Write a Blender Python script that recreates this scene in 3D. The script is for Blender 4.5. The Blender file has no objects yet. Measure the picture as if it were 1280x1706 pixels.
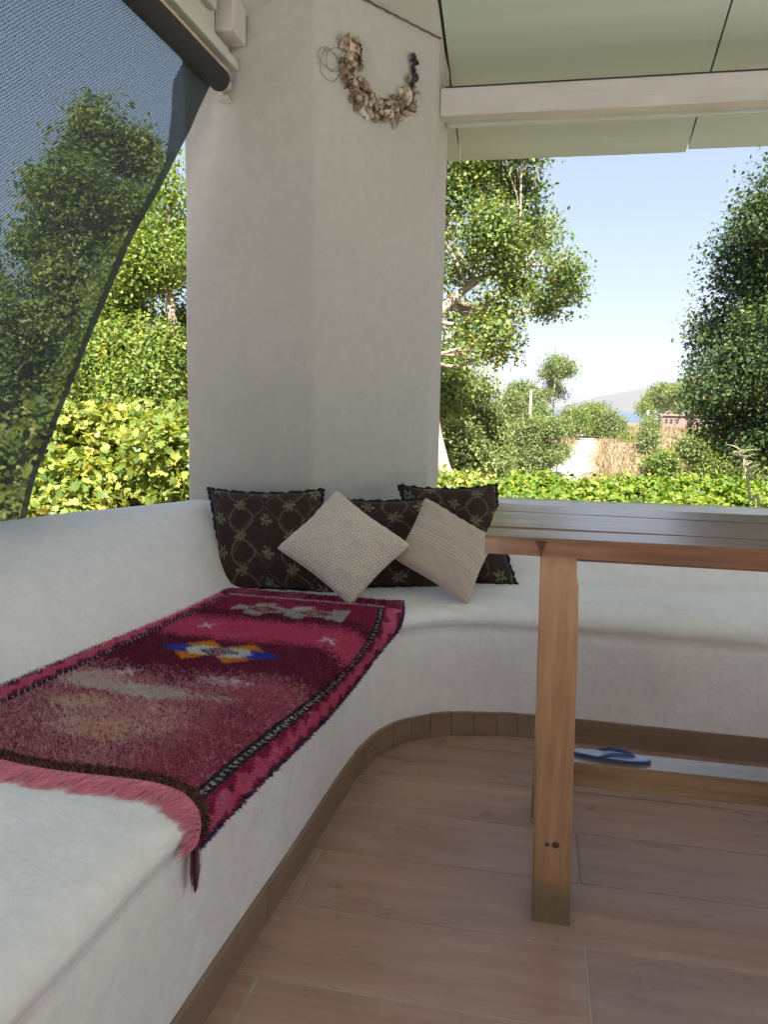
import bpy, math, random
import numpy as np
from mathutils import Vector, Matrix
R = math.radians
random.seed(7); rng = np.random.default_rng(7)
sc = bpy.context.scene
COL = sc.collection

# ------------------------------------------------------------------ camera, sky, sun, exposure
PITCH, ROLL, YAW = R(7.9), R(1.2), R(11.1)
cam_d = bpy.data.cameras.new('camera'); cam = bpy.data.objects.new('camera', cam_d); COL.objects.link(cam)
cam_d.sensor_fit = 'VERTICAL'; cam_d.sensor_height = 24.0; cam_d.lens = 1300/1706*24
cam_d.clip_start = .05; cam_d.clip_end = 8000
fw = Vector((-math.sin(YAW)*math.cos(PITCH), math.cos(YAW)*math.cos(PITCH), -math.sin(PITCH)))
rt0 = Vector((math.cos(YAW), math.sin(YAW), 0)); up0 = rt0.cross(fw)
rt = rt0*math.cos(ROLL) + up0*math.sin(ROLL); up = rt.cross(fw)
m = Matrix((rt, up, -fw)).transposed().to_4x4(); m.translation = (0, 0, 1.0); cam.matrix_world = m
sc.camera = cam

SUN_EL, SUN_AZ = R(50), math.atan2(.16, -.98)       # azimuth measured from +Y towards +X
w = bpy.data.worlds.new('World'); sc.world = w; w.use_nodes = True
nt = w.node_tree; nt.nodes.clear()
sky = nt.nodes.new('ShaderNodeTexSky'); sky.sky_type = 'NISHITA'; sky.sun_disc = False
sky.sun_elevation = SUN_EL; sky.sun_rotation = SUN_AZ; sky.air_density = 1.0; sky.dust_density = .8; sky.ozone_density = 1.6
bg = nt.nodes.new('ShaderNodeBackground'); bg.inputs[1].default_value = .069
wo = nt.nodes.new('ShaderNodeOutputWorld')
gm = nt.nodes.new('ShaderNodeGamma'); gm.inputs[1].default_value = .42
nt.links.new(sky.outputs[0], gm.inputs[0]); tn = nt.nodes.new('ShaderNodeMixRGB'); tn.blend_type = 'MULTIPLY'; tn.inputs[0].default_value = 1; tn.inputs[2].default_value = (.90, .965, 1.10, 1)
nt.links.new(gm.outputs[0], tn.inputs[1]); nt.links.new(tn.outputs[0], bg.inputs[0]); nt.links.new(bg.outputs[0], wo.inputs[0])
sd = bpy.data.lights.new('sun', 'SUN'); sd.energy = 3.6; sd.angle = R(.5); sd.color = (1, .95, .86)
so = bpy.data.objects.new('sun', sd); COL.objects.link(so)
sdir = Vector((math.sin(SUN_AZ)*math.cos(SUN_EL), math.cos(SUN_AZ)*math.cos(SUN_EL), math.sin(SUN_EL)))
so.rotation_euler = sdir.to_track_quat('Z', 'Y').to_euler(); so.location = sdir*20
sc.view_settings.view_transform = 'Standard'; sc.view_settings.look = 'None'
sc.view_settings.gamma = 1; sc.view_settings.use_curve_mapping = False
sc.view_settings.exposure = 2.66
try:
    sc.cycles.max_bounces = 12; sc.cycles.diffuse_bounces = 6; sc.cycles.transparent_max_bounces = 16
    sc.cycles.volume_step_rate = 4.0; sc.cycles.volume_max_steps = 64
except Exception: pass

# ------------------------------------------------------------------ helpers
def empty(name, loc=(0, 0, 0)):
    o = bpy.data.objects.new(name, None); o.location = loc; o.empty_display_size = .1; COL.objects.link(o); return o
def tag(o, label=None, cat=None, group=None, kind=None):
    if label: o['label'] = label
    if cat: o['category'] = cat
    if group: o['group'] = group
    if kind: o['kind'] = kind
    return o
def make_mesh(name, V, F, mat=None, cols=None, smooth=True):
    V = np.asarray(V, dtype=np.float32)
    me = bpy.data.meshes.new(name)
    if isinstance(F, np.ndarray):
        n, k = F.shape
        me.vertices.add(len(V)); me.vertices.foreach_set('co', V.ravel())
        me.loops.add(n*k); me.loops.foreach_set('vertex_index', F.astype(np.int32).ravel())
        me.polygons.add(n); me.polygons.foreach_set('loop_start', np.arange(0, n*k, k, dtype=np.int32))
        try: me.polygons.foreach_set('loop_total', np.full(n, k, dtype=np.int32))
        except Exception: pass
        me.update(calc_edges=True)
    else:
        me.from_pydata([tuple(map(float, v)) for v in V], [], [tuple(f) for f in F]); me.update()
    if cols is not None:
        a = me.color_attributes.new('col', 'FLOAT_COLOR', 'POINT')
        c = np.ones((len(V), 4), dtype=np.float32); c[:, :3] = cols
        a.data.foreach_set('color', c.ravel())
    if smooth: me.polygons.foreach_set('use_smooth', np.ones(len(me.polygons), dtype=bool))
    if mat: me.materials.append(mat)
    return me
def obj(name, me, parent=None, loc=(0, 0, 0), rot=None):
    o = bpy.data.objects.new(name, me); COL.objects.link(o)
    o.location = loc
    if rot: o.rotation_euler = rot
    if parent:
        o.parent = parent; o.location = Vector(loc) - (parent.location if parent.type == 'EMPTY' or True else Vector())
    return o
def grid_faces(nu, nv, closed_u=False):
    i, j = np.meshgrid(np.arange(nu if closed_u else nu-1), np.arange(nv-1), indexing='ij')
    i2 = (i+1) % nu
    return np.stack([i*nv+j, i2*nv+j, i2*nv+j+1, i*nv+j+1], -1).reshape(-1, 4)
class MB:
    def __init__(s): s.V = []; s.F = []
    def box(s, x0, x1, y0, y1, z0, z1, b=0.0):
        n = len(s.V)
        if b <= 0:
            s.V += [(x0,y0,z0),(x1,y0,z0),(x1,y1,z0),(x0,y1,z0),(x0,y0,z1),(x1,y0,z1),(x1,y1,z1),(x0,y1,z1)]
            s.F += [tuple(n+q for q in f) for f in ((0,3,2,1),(4,5,6,7),(0,1,5,4),(1,2,6,5),(2,3,7,6),(3,0,4,7))]
        else:                                       # chamfered box: 24 verts
            cx, cy, cz = (x0+x1)/2, (y0+y1)/2, (z0+z1)/2; hx, hy, hz = abs(x1-x0)/2, abs(y1-y0)/2, abs(z1-z0)/2
            idx = {}
            for sx in (-1,1):
                for sy in (-1,1):
                    for sz in (-1,1):
                        for ax in range(3):
                            p = [hx-b, hy-b, hz-b]; p[ax] += b
                            idx[(sx,sy,sz,ax)] = len(s.V)
                            s.V.append((cx+sx*p[0], cy+sy*p[1], cz+sz*p[2]))
            def face(q): s.F.append(tuple(q))
            for ax in range(3):
                a1, a2 = (ax+1) % 3, (ax+2) % 3
                for sg in (-1,1):
                    q = []
                    for (u, v) in ((-1,-1),(1,-1),(1,1),(-1,1)):
                        k = [0,0,0]; k[ax] = sg; k[a1] = u; k[a2] = v; q.append(idx[(k[0],k[1],k[2],ax)])
                    face(q if sg > 0 else q[::-1])
            for ax in range(3):                      # edges along ax
                a1, a2 = (ax+1) % 3, (ax+2) % 3
                for u in (-1,1):
                    for v in (-1,1):
                        def kk(t, which):
                            k = [0,0,0]; k[ax] = t; k[a1] = u; k[a2] = v; return idx[(k[0],k[1],k[2],which)]
                        q = [kk(-1,a1), kk(1,a1), kk(1,a2), kk(-1,a2)]
                        face(q if u*v > 0 else q[::-1])
            for sx in (-1,1):
                for sy in (-1,1):
                    for sz in (-1,1):
                        q = [idx[(sx,sy,sz,a)] for a in range(3)]
                        face(q if sx*sy*sz > 0 else q[::-1])
        return s
    def tube(s, pts, rads, n=8, cap=True):
        pts = [Vector(p) for p in pts]; b = len(s.V); m_ = len(pts)
        if not hasattr(rads, '__len__'): rads = [rads]*m_
        ref = Vector((0,0,1))
        for i, p in enumerate(pts):
            t = (pts[min(i+1, m_-1)] - pts[max(i-1, 0)]).normalized()
            if abs(t.dot(ref)) > .95: rf = Vector((1,0,0))
            else: rf = ref
            a = t.cross(rf).normalized(); c = a.cross(t)
            for k in range(n):
                an = 2*math.pi*k/n
                s.V.append(tuple(p + (a*math.cos(an) + c*math.sin(an))*rads[i]))
        for i in range(m_-1):
            for k in range(n):
                s.F.append((b+i*n+k, b+i*n+(k+1) % n, b+(i+1)*n+(k+1) % n, b+(i+1)*n+k))
        if cap:
            s.F.append(tuple(b+k for k in range(n))[::-1]); s.F.append(tuple(b+(m_-1)*n+k for k in range(n)))
        return s
    def prism(s, poly, z0, z1):
        """poly = list of (x,y) ccw; z0,z1 numbers or functions of (x,y)"""
        b = len(s.V); n = len(poly)
        f0 = z0 if callable(z0) else (lambda x, y: z0); f1 = z1 if callable(z1) else (lambda x, y: z1)
        s.V += [(x, y, f0(x, y)) for x, y in poly] + [(x, y, f1(x, y)) for x, y in poly]
        s.F.append(tuple(b+i for i in range(n))[::-1]); s.F.append(tuple(b+n+i for i in range(n)))
        for i in range(n):
            j = (i+1) % n; s.F.append((b+i, b+j, b+n+j, b+n+i))
        return s
    def build(s, name, mat, parent=None, smooth=False, loc=(0,0,0)):
        return obj(name, make_mesh(name, s.V, s.F, mat, smooth=smooth), parent, loc)
def vnoise(P, scale, seed=0):
    """cheap smooth value noise for arrays of points (n,3)"""
    r = np.random.default_rng(seed)
    out = np.zeros(len(P))
    for k in range(6):
        d = r.normal(size=3); d /= np.linalg.norm(d); ph = r.uniform(0, 6.28); f = scale*r.uniform(.7, 1.8)
        d2 = r.normal(size=3); 
        out += np.sin(P@d*f + ph + 1.3*np.sin(P@d2*f*.6 + ph*2))
    return out/6

# ------------------------------------------------------------------ materials
def N(nt, t, **kw):
    n = nt.nodes.new('ShaderNode'+t)
    for k, v in kw.items(): setattr(n, k, v)
    return n
def new_mat(name):
    m_ = bpy.data.materials.new(name); m_.use_nodes = True; nt = m_.node_tree
    return m_, nt, nt.nodes['Principled BSDF'], nt.nodes['Material Output']
def ramp(nt, stops):
    r = N(nt, 'ValToRGB'); e = r.color_ramp.elements
    while len(e) < len(stops): e.new(.5)
    for i, (p, c) in enumerate(stops): e[i].position = p; e[i].color = (*c, 1)
    return r
def noise(nt, scale, detail=4, rough=.55, vec=None, stretch=None, coord='Object'):
    tc = N(nt, 'TexCoord'); n = N(nt, 'TexNoise'); n.inputs['Scale'].default_value = scale
    n.inputs['Detail'].default_value = detail; n.inputs['Roughness'].default_value = rough
    src = tc.outputs[coord]
    if stretch:
        mp = N(nt, 'Mapping'); mp.inputs['Scale'].default_value = stretch; nt.links.new(src, mp.inputs[0]); src = mp.outputs[0]
    nt.links.new(src, n.inputs['Vector']); return n
def simple_mat(name, c1, c2, scale=5, rough=.8, bump=.0, bscale=60, stretch=None, spec=.5, detail=5, bdist=.01):
    m_, nt, b, o = new_mat(name)
    n = noise(nt, scale, detail, .6, stretch=stretch); r = ramp(nt, [(.3, c1), (.7, c2)])
    nt.links.new(n.outputs['Fac'], r.inputs[0]); nt.links.new(r.outputs[0], b.inputs['Base Color'])
    b.inputs['Roughness'].default_value = rough; b.inputs['Specular IOR Level'].default_value = spec
    if bump:
        n2 = noise(nt, bscale, 4, .6, stretch=stretch); bp = N(nt, 'Bump'); bp.inputs['Strength'].default_value = bump
        bp.inputs['Distance'].default_value = bdist
        nt.links.new(n2.outputs['Fac'], bp.inputs['Height']); nt.links.new(bp.outputs[0], b.inputs['Normal'])
    return m_
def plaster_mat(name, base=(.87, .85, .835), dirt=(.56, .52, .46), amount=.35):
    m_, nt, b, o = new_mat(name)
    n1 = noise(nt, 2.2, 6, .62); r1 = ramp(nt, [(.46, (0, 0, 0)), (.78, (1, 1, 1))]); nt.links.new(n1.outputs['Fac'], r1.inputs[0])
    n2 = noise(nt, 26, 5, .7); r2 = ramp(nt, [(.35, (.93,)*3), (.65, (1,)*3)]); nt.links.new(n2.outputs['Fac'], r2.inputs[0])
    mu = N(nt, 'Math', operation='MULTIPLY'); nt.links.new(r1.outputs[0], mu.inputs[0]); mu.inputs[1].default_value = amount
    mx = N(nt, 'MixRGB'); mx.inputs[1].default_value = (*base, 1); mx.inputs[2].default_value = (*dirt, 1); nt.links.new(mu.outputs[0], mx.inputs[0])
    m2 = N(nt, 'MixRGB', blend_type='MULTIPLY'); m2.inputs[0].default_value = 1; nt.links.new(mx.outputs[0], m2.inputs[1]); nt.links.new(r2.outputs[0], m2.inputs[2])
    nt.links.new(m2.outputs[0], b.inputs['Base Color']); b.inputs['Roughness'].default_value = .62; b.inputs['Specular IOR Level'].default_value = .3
    # sparse hairline cracks and small scuffs
    tc = N(nt, 'TexCoord'); wn = noise(nt, 5, 4, .6); va = N(nt, 'VectorMath', operation='MULTIPLY_ADD'); nt.links.new(wn.outputs['Color'], va.inputs[0]); va.inputs[1].default_value = (.25, .25, .25); nt.links.new(tc.outputs['Object'], va.inputs[2])
    vo = N(nt, 'TexVoronoi', feature='DISTANCE_TO_EDGE'); vo.inputs['Scale'].default_value = 1.7; nt.links.new(va.outputs[0], vo.inputs['Vector'])
    rc = ramp(nt, [(.0015, (1,)*3), (.006, (0,)*3)]); nt.links.new(vo.outputs['Distance'], rc.inputs[0])
    mk = noise(nt, 1.9, 2, .5); rm = ramp(nt, [(.58, (0,)*3), (.68, (.16,)*3)]); nt.links.new(mk.outputs['Fac'], rm.inputs[0])
    mm = N(nt, 'Math', operation='MULTIPLY'); nt.links.new(rc.outputs[0], mm.inputs[0]); nt.links.new(rm.outputs[0], mm.inputs[1])
    sn = noise(nt, 38, 3, .75); rsn = ramp(nt, [(.70, (0,)*3), (.78, (.25,)*3)]); nt.links.new(sn.outputs['Fac'], rsn.inputs[0])
    mxx = N(nt, 'Math', operation='MAXIMUM'); nt.links.new(mm.outputs[0], mxx.inputs[0]); nt.links.new(rsn.outputs[0], mxx.inputs[1])
    m3 = N(nt, 'MixRGB'); nt.links.new(mxx.outputs[0], m3.inputs[0]); nt.links.new(m2.outputs[0], m3.inputs[1]); m3.inputs[2].default_value = (dirt[0]*.45, dirt[1]*.42, dirt[2]*.38, 1)
    nt.links.new(m3.outputs[0], b.inputs['Base Color'])
    a = noise(nt, 9, 3, .5); c = noise(nt, 70, 5, .65); d = noise(nt, 30, 4, .6, stretch=(1, 1, .18))
    s1 = N(nt, 'Math', operation='MULTIPLY'); s1.inputs[1].default_value = 3.4; nt.links.new(a.outputs['Fac'], s1.inputs[0])
    s2 = N(nt, 'Math', operation='ADD'); nt.links.new(s1.outputs[0], s2.inputs[0]); nt.links.new(c.outputs['Fac'], s2.inputs[1])
    s3 = N(nt, 'Math', operation='ADD'); nt.links.new(s2.outputs[0], s3.inputs[0]); nt.links.new(d.outputs['Fac'], s3.inputs[1])
    bp = N(nt, 'Bump'); bp.inputs['Strength'].default_value = .40; bp.inputs['Distance'].default_value = .006
    nt.links.new(s3.outputs[0], bp.inputs['Height']); nt.links.new(bp.outputs[0], b.inputs['Normal'])
    return m_
def attr_mat(name, rough=.9, bump=.4, bscale=400, bdist=.002, sheen=0.0, mult=None):
    m_, nt, b, o = new_mat(name)
    a = N(nt, 'VertexColor'); a.layer_name = 'col'
    n2 = noise(nt, bscale, 3, .7)
    r = ramp(nt, [(.3, (.72,)*3), (.7, (1.18,)*3)]); nt.links.new(n2.outputs['Fac'], r.inputs[0])
    mx = N(nt, 'MixRGB', blend_type='MULTIPLY'); mx.inputs[0].default_value = 1
    nt.links.new(a.outputs[0], mx.inputs[1]); nt.links.new(r.outputs[0], mx.inputs[2])
    nt.links.new(mx.outputs[0], b.inputs['Base Color']); b.inputs['Roughness'].default_value = rough
    b.inputs['Specular IOR Level'].default_value = .15
    if sheen: b.inputs['Sheen Weight'].default_value = sheen; b.inputs['Sheen Roughness'].default_value = .5
    bp = N(nt, 'Bump'); bp.inputs['Strength'].default_value = bump; bp.inputs['Distance'].default_value = bdist
    nt.links.new(n2.outputs['Fac'], bp.inputs['Height']); nt.links.new(bp.outputs[0], b.inputs['Normal'])
    return m_
def wood_mat(name, c1, c2, c3, axis=0, scale=7, rough=.4, knots=True, coat=0.0, spec=.5, footstain=False, bump=.15):
    m_, nt, b, o = new_mat(name)
    st = [9, 9, 9]; st[axis] = .55
    n1 = noise(nt, scale, 7, .62, stretch=tuple(st)); r1 = ramp(nt, [(.28, c1), (.52, c2), (.75, c3)]); nt.links.new(n1.outputs['Fac'], r1.inputs[0])
    n2 = noise(nt, 3.1, 3, .5); r2 = ramp(nt, [(.3, (.72,)*3), (.7, (1.1,)*3)]); nt.links.new(n2.outputs['Fac'], r2.inputs[0])
    mx = N(nt, 'MixRGB', blend_type='MULTIPLY'); mx.inputs[0].default_value = 1; nt.links.new(r1.outputs[0], mx.inputs[1]); nt.links.new(r2.outputs[0], mx.inputs[2])
    out = mx.outputs[0]
    if knots:
        tc = N(nt, 'TexCoord'); mp = N(nt, 'Mapping'); s = [7, 7, 7]; s[axis] = 2.6; mp.inputs['Scale'].default_value = s
        nt.links.new(tc.outputs['Object'], mp.inputs[0]); vo = N(nt, 'TexVoronoi'); nt.links.new(mp.outputs[0], vo.inputs['Vector']); vo.inputs['Scale'].default_value = 1.0
        rk = ramp(nt, [(.05, (1,)*3), (.13, (0,)*3)]); nt.links.new(vo.outputs['Distance'], rk.inputs[0])
        mk = N(nt, 'MixRGB'); nt.links.new(rk.outputs[0], mk.inputs[0]); nt.links.new(out, mk.inputs[1]); mk.inputs[2].default_value = (c1[0]*.35, c1[1]*.3, c1[2]*.3, 1); out = mk.outputs[0]
    if footstain:
        tc = N(nt, 'TexCoord'); sp = N(nt, 'SeparateXYZ'); nt.links.new(tc.outputs['Object'], sp.inputs[0])
        nn = noise(nt, 22, 4, .6); ad = N(nt, 'MULTIPLY_ADD' and 'Math', operation='MULTIPLY_ADD'); nt.links.new(nn.outputs['Fac'], ad.inputs[0]); ad.inputs[1].default_value = -.05; nt.links.new(sp.outputs[2], ad.inputs[2])
        rs = ramp(nt, [(.030, (.85,)*3), (.052, (.55,)*3), (.068, (0,)*3)]); nt.links.new(ad.outputs[0], rs.inputs[0])
        ms = N(nt, 'MixRGB'); nt.links.new(rs.outputs[0], ms.inputs[0]); nt.links.new(out, ms.inputs[1]); ms.inputs[2].default_value = (.17, .13, .075, 1); out = ms.outputs[0]
    nt.links.new(out, b.inputs['Base Color']); b.inputs['Roughness'].default_value = rough; b.inputs['Specular IOR Level'].default_value = spec
    if coat: b.inputs['Coat Weight'].default_value = coat; b.inputs['Coat Roughness'].default_value = .21
    bp = N(nt, 'Bump'); bp.inputs['Strength'].default_value = bump; bp.inputs['Distance'].default_value = .003
    nt.links.new(n1.outputs['Fac'], bp.inputs['Height']); nt.links.new(bp.outputs[0], b.inputs['Normal'])
    return m_
def leaf_mat(name, stops, trans=.45, rough=.5, gloss=.35):
    """leaf-to-leaf colour comes from a random value stored per leaf in the attribute"""
    m_, nt, b, o = new_mat(name)
    a = N(nt, 'VertexColor'); a.layer_name = 'col'; sp = N(nt, 'SeparateColor'); nt.links.new(a.outputs[0], sp.inputs[0])
    r = ramp(nt, stops); nt.links.new(sp.outputs[0], r.inputs[0])
    nt.links.new(r.outputs[0], b.inputs['Base Color']); b.inputs['Roughness'].default_value = rough; b.inputs['Specular IOR Level'].default_value = gloss
    tr = N(nt, 'BsdfTranslucent'); hs = N(nt, 'HueSaturation'); hs.inputs['Saturation'].default_value = 1.15; hs.inputs['Value'].default_value = 1.5
    hs.inputs['Hue'].default_value = .485
    nt.links.new(r.outputs[0], hs.inputs['Color']); nt.links.new(hs.outputs[0], tr.inputs[0])
    mx = N(nt, 'MixShader'); mx.inputs[0].default_value = trans; nt.links.new(b.outputs[0], mx.inputs[1]); nt.links.new(tr.outputs[0], mx.inputs[2])
    nt.links.new(mx.outputs[0], o.inputs[0]); return m_

PL = plaster_mat('white plaster')
PLP = plaster_mat('pier plaster', (.46, .445, .41), (.37, .355, .32), .5)  # darker than the bench plaster, standing in for weaker light on the pier
PLB = plaster_mat('bench plaster', (.90, .875, .85), (.64, .58, .52), .4)
PAINT = simple_mat('grey white painted wood', (.50, .47, .43), (.60, .57, .53), 4, .55, .2, 30, (1, 6, 6))
PANEL = simple_mat('pale green roof panel', (.45, .50, .42), (.51, .56, .48), 1.5, .42, .08, 25, (.4, 6, 6))
SOFFIT = simple_mat('grey soffit board', (.40, .41, .36), (.47, .48, .42), 3, .6, .1, 30)
RAIL = simple_mat('painted aluminium rail', (.50, .50, .44), (.56, .56, .50), 8, .45)
TUBE = simple_mat('rolled shade cloth', (.012, .017, .022), (.022, .028, .034), 40, .7, .5, 300)
GROUT = simple_mat('pale grout', (.46, .40, .34), (.60, .54, .46), 30, .9)
BARK = simple_mat('tree bark', (.16, .115, .08), (.33, .26, .19), 9, .9, .8, 18, (3, 3, .6), bdist=.03)
PALEBARK = simple_mat('pale tree bark', (.28, .22, .165), (.42, .34, .27), 6, .9, .6, 14, (3, 3, .6), bdist=.03)

def floor_mat(name, h):
    m_, nt, b, o = new_mat(name)
    n1 = noise(nt, 1.0, 7, .6, stretch=(1.6, 22, 8)); n3 = noise(nt, 3.0, 4, .6, stretch=(1, 2.5, 1))
    c = [(.30, .190, .150), (.36, .235, .188), (.42, .285, .235)]
    c = [tuple(v*1.12 for v in t) for t in c]
    c = [tuple(q*h for q in t) for t in c]
    r1 = ramp(nt, [(.3, c[0]), (.5, c[1]), (.72, c[2])]); nt.links.new(n1.outputs['Fac'], r1.inputs[0])
    r2 = ramp(nt, [(.3, (.88, .86, .84)), (.7, (1.10, 1.08, 1.07))]); nt.links.new(n3.outputs['Fac'], r2.inputs[0])
    mx = N(nt, 'MixRGB', blend_type='MULTIPLY'); mx.inputs[0].default_value = 1; nt.links.new(r1.outputs[0], mx.inputs[1]); nt.links.new(r2.outputs[0], mx.inputs[2])
    nt.links.new(mx.outputs[0], b.inputs['Base Color'])
    rr = ramp(nt, [(.3, (.24,)*3), (.7, (.40,)*3)]); nt.links.new(n3.outputs['Fac'], rr.inputs[0]); nt.links.new(rr.outputs[0], b.inputs['Roughness'])
    bp = N(nt, 'Bump'); bp.inputs['Strength'].default_value = .10; bp.inputs['Distance'].default_value = .002
    nt.links.new(n1.outputs['Fac'], bp.inputs['Height']); nt.links.new(bp.outputs[0], b.inputs['Normal']); return m_
FL = [floor_mat('wood look floor tile '+s, h) for s, h in (('a', .95), ('b', 1.05), ('c', 1.0))]
SKM = simple_mat('brown skirting tile', (.22, .135, .088), (.30, .20, .135), 5, .4, .1, 20, (1, 1, 9))

# ------------------------------------------------------------------ plan curves
def catmull(pts, n=14):
    P = [np.array(p, float) for p in pts]; P = [2*P[0]-P[1]] + P + [2*P[-1]-P[-2]]; out = []
    for i in range(1, len(P)-2):
        for k in range(n):
            t = k/n
            out.append(.5*((2*P[i]) + (-P[i-1]+P[i+1])*t + (2*P[i-1]-5*P[i]+4*P[i+1]-P[i+2])*t*t + (-P[i-1]+3*P[i]-3*P[i+1]+P[i+2])*t**3))
    out.append(P[-2]); return np.array(out)
foot = catmull([(-.62, -1.1), (-.54, .2), (-.497, 1.06), (-.473, 1.45), (-.456, 1.80), (-.436, 2.0), (-.392, 2.135), (-.30, 2.235), (-.172, 2.290), (.027, 2.316), (.35, 2.310), (.68, 2.304), (1.6, 2.302), (2.6, 2.30)], 16)
seg = np.diff(foot, axis=0); sl = np.r_[0, np.cumsum(np.hypot(seg[:, 0], seg[:, 1]))]
def resample(step):
    s = np.arange(0, sl[-1], step); return np.c_[np.interp(s, sl, foot[:, 0]), np.interp(s, sl, foot[:, 1])]
path = resample(.02)
def normals(p):
    t = np.gradient(p, axis=0); t /= np.hypot(t[:, 0], t[:, 1])[:, None]
    return np.c_[-t[:, 1], t[:, 0]]           # pointing away from the floor, into the bench
pn = normals(path)
# smooth the normals so the wide seat does not pinch
for _ in range(20): pn[1:-1] = (pn[:-2]+pn[1:-1]*2+pn[2:])/4
pn /= np.hypot(pn[:, 0], pn[:, 1])[:, None]

# ------------------------------------------------------------------ floor: grout bed + planks
bed = MB().box(-1.3, 2.7, -1.5, 3.05, -.12, -.0025).build('floor', GROUT); tag(bed, kind='structure')
row = .2035; y_line = 1.3855
meshes = {}
k0 = -14
for k in range(k0, 6):
    y0 = y_line + k*row; y1 = y0 + row
    off = .13 if k % 2 else -.44
    if k in (-1, 1, -3): off = .13
    off = .13 if (k % 2) else -.44
    x = off - 1.17
    while x < 2.6:
        xa, xb = max(x, -1.25), min(x+1.17, 2.65)
        if xb-xa > .05 and not (xb < -.75):
            g = .0018
            dz = random.uniform(-.0004, .0004)
            o = MB().box(-(xb-xa)/2+g, (xb-xa)/2-g, -row/2+g, row/2-g, -.010, 0, b=.0012)
            # the plank keeps its own mesh so that the grain differs between planks
            o = o.build('plank', random.choice(FL), None)
            o.parent = bed; o.location = ((xa+xb)/2, (y0+y1)/2, dz)
            o.data.transform(Matrix.Translation(((k*37 % 11)*3.0, (k*17 % 7)*.7, 0)))
            o.location.x -= (k*37 % 11)*3.0; o.location.y -= (k*17 % 7)*.7
        x += 1.17

# ------------------------------------------------------------------ bench (swept profile) with skirting tiles
prof = [(0, -.03), (0, .10), (0, .2), (.000, .27), (.001, .305), (.004, .325), (.001, .34), (-.008, .352), (-.011, .364), (-.007, .376), (.003, .387), (.018, .395), (.04, .400), (.075, .402), (.12, .402), (.2, .402), (.35, .402), (.55, .402), (.80, .402), (1.0, .402), (1.0, -.03)]
def bench_mesh():
    n = len(path); V = np.zeros((n, len(prof), 3))
    for j, (d, z) in enumerate(prof):
        dd = d
        V[:, j, :2] = path + pn*dd
        V[:, j, 2] = z
    Vf = V.reshape(-1, 3)
    und = vnoise(Vf, 7, 3)*.004 + vnoise(Vf, 22, 5)*.0013
    nn = np.repeat(pn, len(prof), 0)
    zz = Vf[:, 2].copy()
    amt = np.clip((zz-.06)/.1, 0, 1)
    Vf[:, :2] -= nn*(und*amt*(zz < .385))[:, None]
    Vf[:, 2] += np.where(zz > .36, und*.7, 0)
    return make_mesh('bench', Vf, grid_faces(n, len(prof)), PLB)
def densify(pr, k=3):
    P = np.array(pr); out = []
    for i in range(len(P)-1):
        for t in range(k): out.append(tuple(P[i]+(P[i+1]-P[i])*t/k))
    out.append(tuple(P[-1])); return out
prof = densify(prof, 3)
bench = obj('plaster_bench', bench_mesh()); tag(bench, 'white built-in plaster bench curving round the corner under the parapets', 'bench')
# skirting: tiles cut along the path
def at_s(s): return np.array([np.interp(s, sl, foot[:, 0]), np.interp(s, sl, foot[:, 1])])
def skirt(s0, s1, h):
    mb = MB(); n = max(2, int((s1-s0)/.03)+1); ss = np.linspace(s0+.001, s1-.001, n)
    P = np.array([at_s(s) for s in ss]); T = np.array([at_s(s+.01)-at_s(s-.01) for s in ss]); T /= np.hypot(T[:, 0], T[:, 1])[:, None]
    NN = np.c_[-T[:, 1], T[:, 0]]
    prof2 = [(.004, .001), (-.0085, .001), (-.0085, h-.0015), (-.0070, h), (.004, h)]
    V = []
    for i in range(n):
        for d, z in prof2: V.append((*(P[i]+NN[i]*d), z))
    F = []
    m_ = len(prof2)
    for i in range(n-1):
        for j in range(m_): F.append((i*m_+j, (i+1)*m_+j, (i+1)*m_+(j+1) % m_, i*m_+(j+1) % m_))
    F.append(tuple(range(m_))[::-1]); F.append(tuple((n-1)*m_+j for j in range(m_)))
    me = make_mesh('skirting_tile', V, F, SKM, smooth=False)
    return obj('skirting_tile', me, bench)
s_of = lambda x, y: sl[np.argmin(np.hypot(foot[:, 0]-x, foot[:, 1]-y))]
sc0, sc1 = s_of(-.447, 1.93), s_of(.14, 2.316)
s = sc0
while s > .3: skirt(s-.6, s, .0745+random.uniform(-.0008, .0008)); s -= .6
s = sc0
while s < sc1-.02:
    e = min(s+random.choice((.062, .070, .085)), sc1)
    skirt(s, e, .0745+random.uniform(-.0012, .0012)); s = e
while s < sl[-1]-.7: skirt(s, s+.6, .0745+random.uniform(-.0008, .0008)); s += .6

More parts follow.
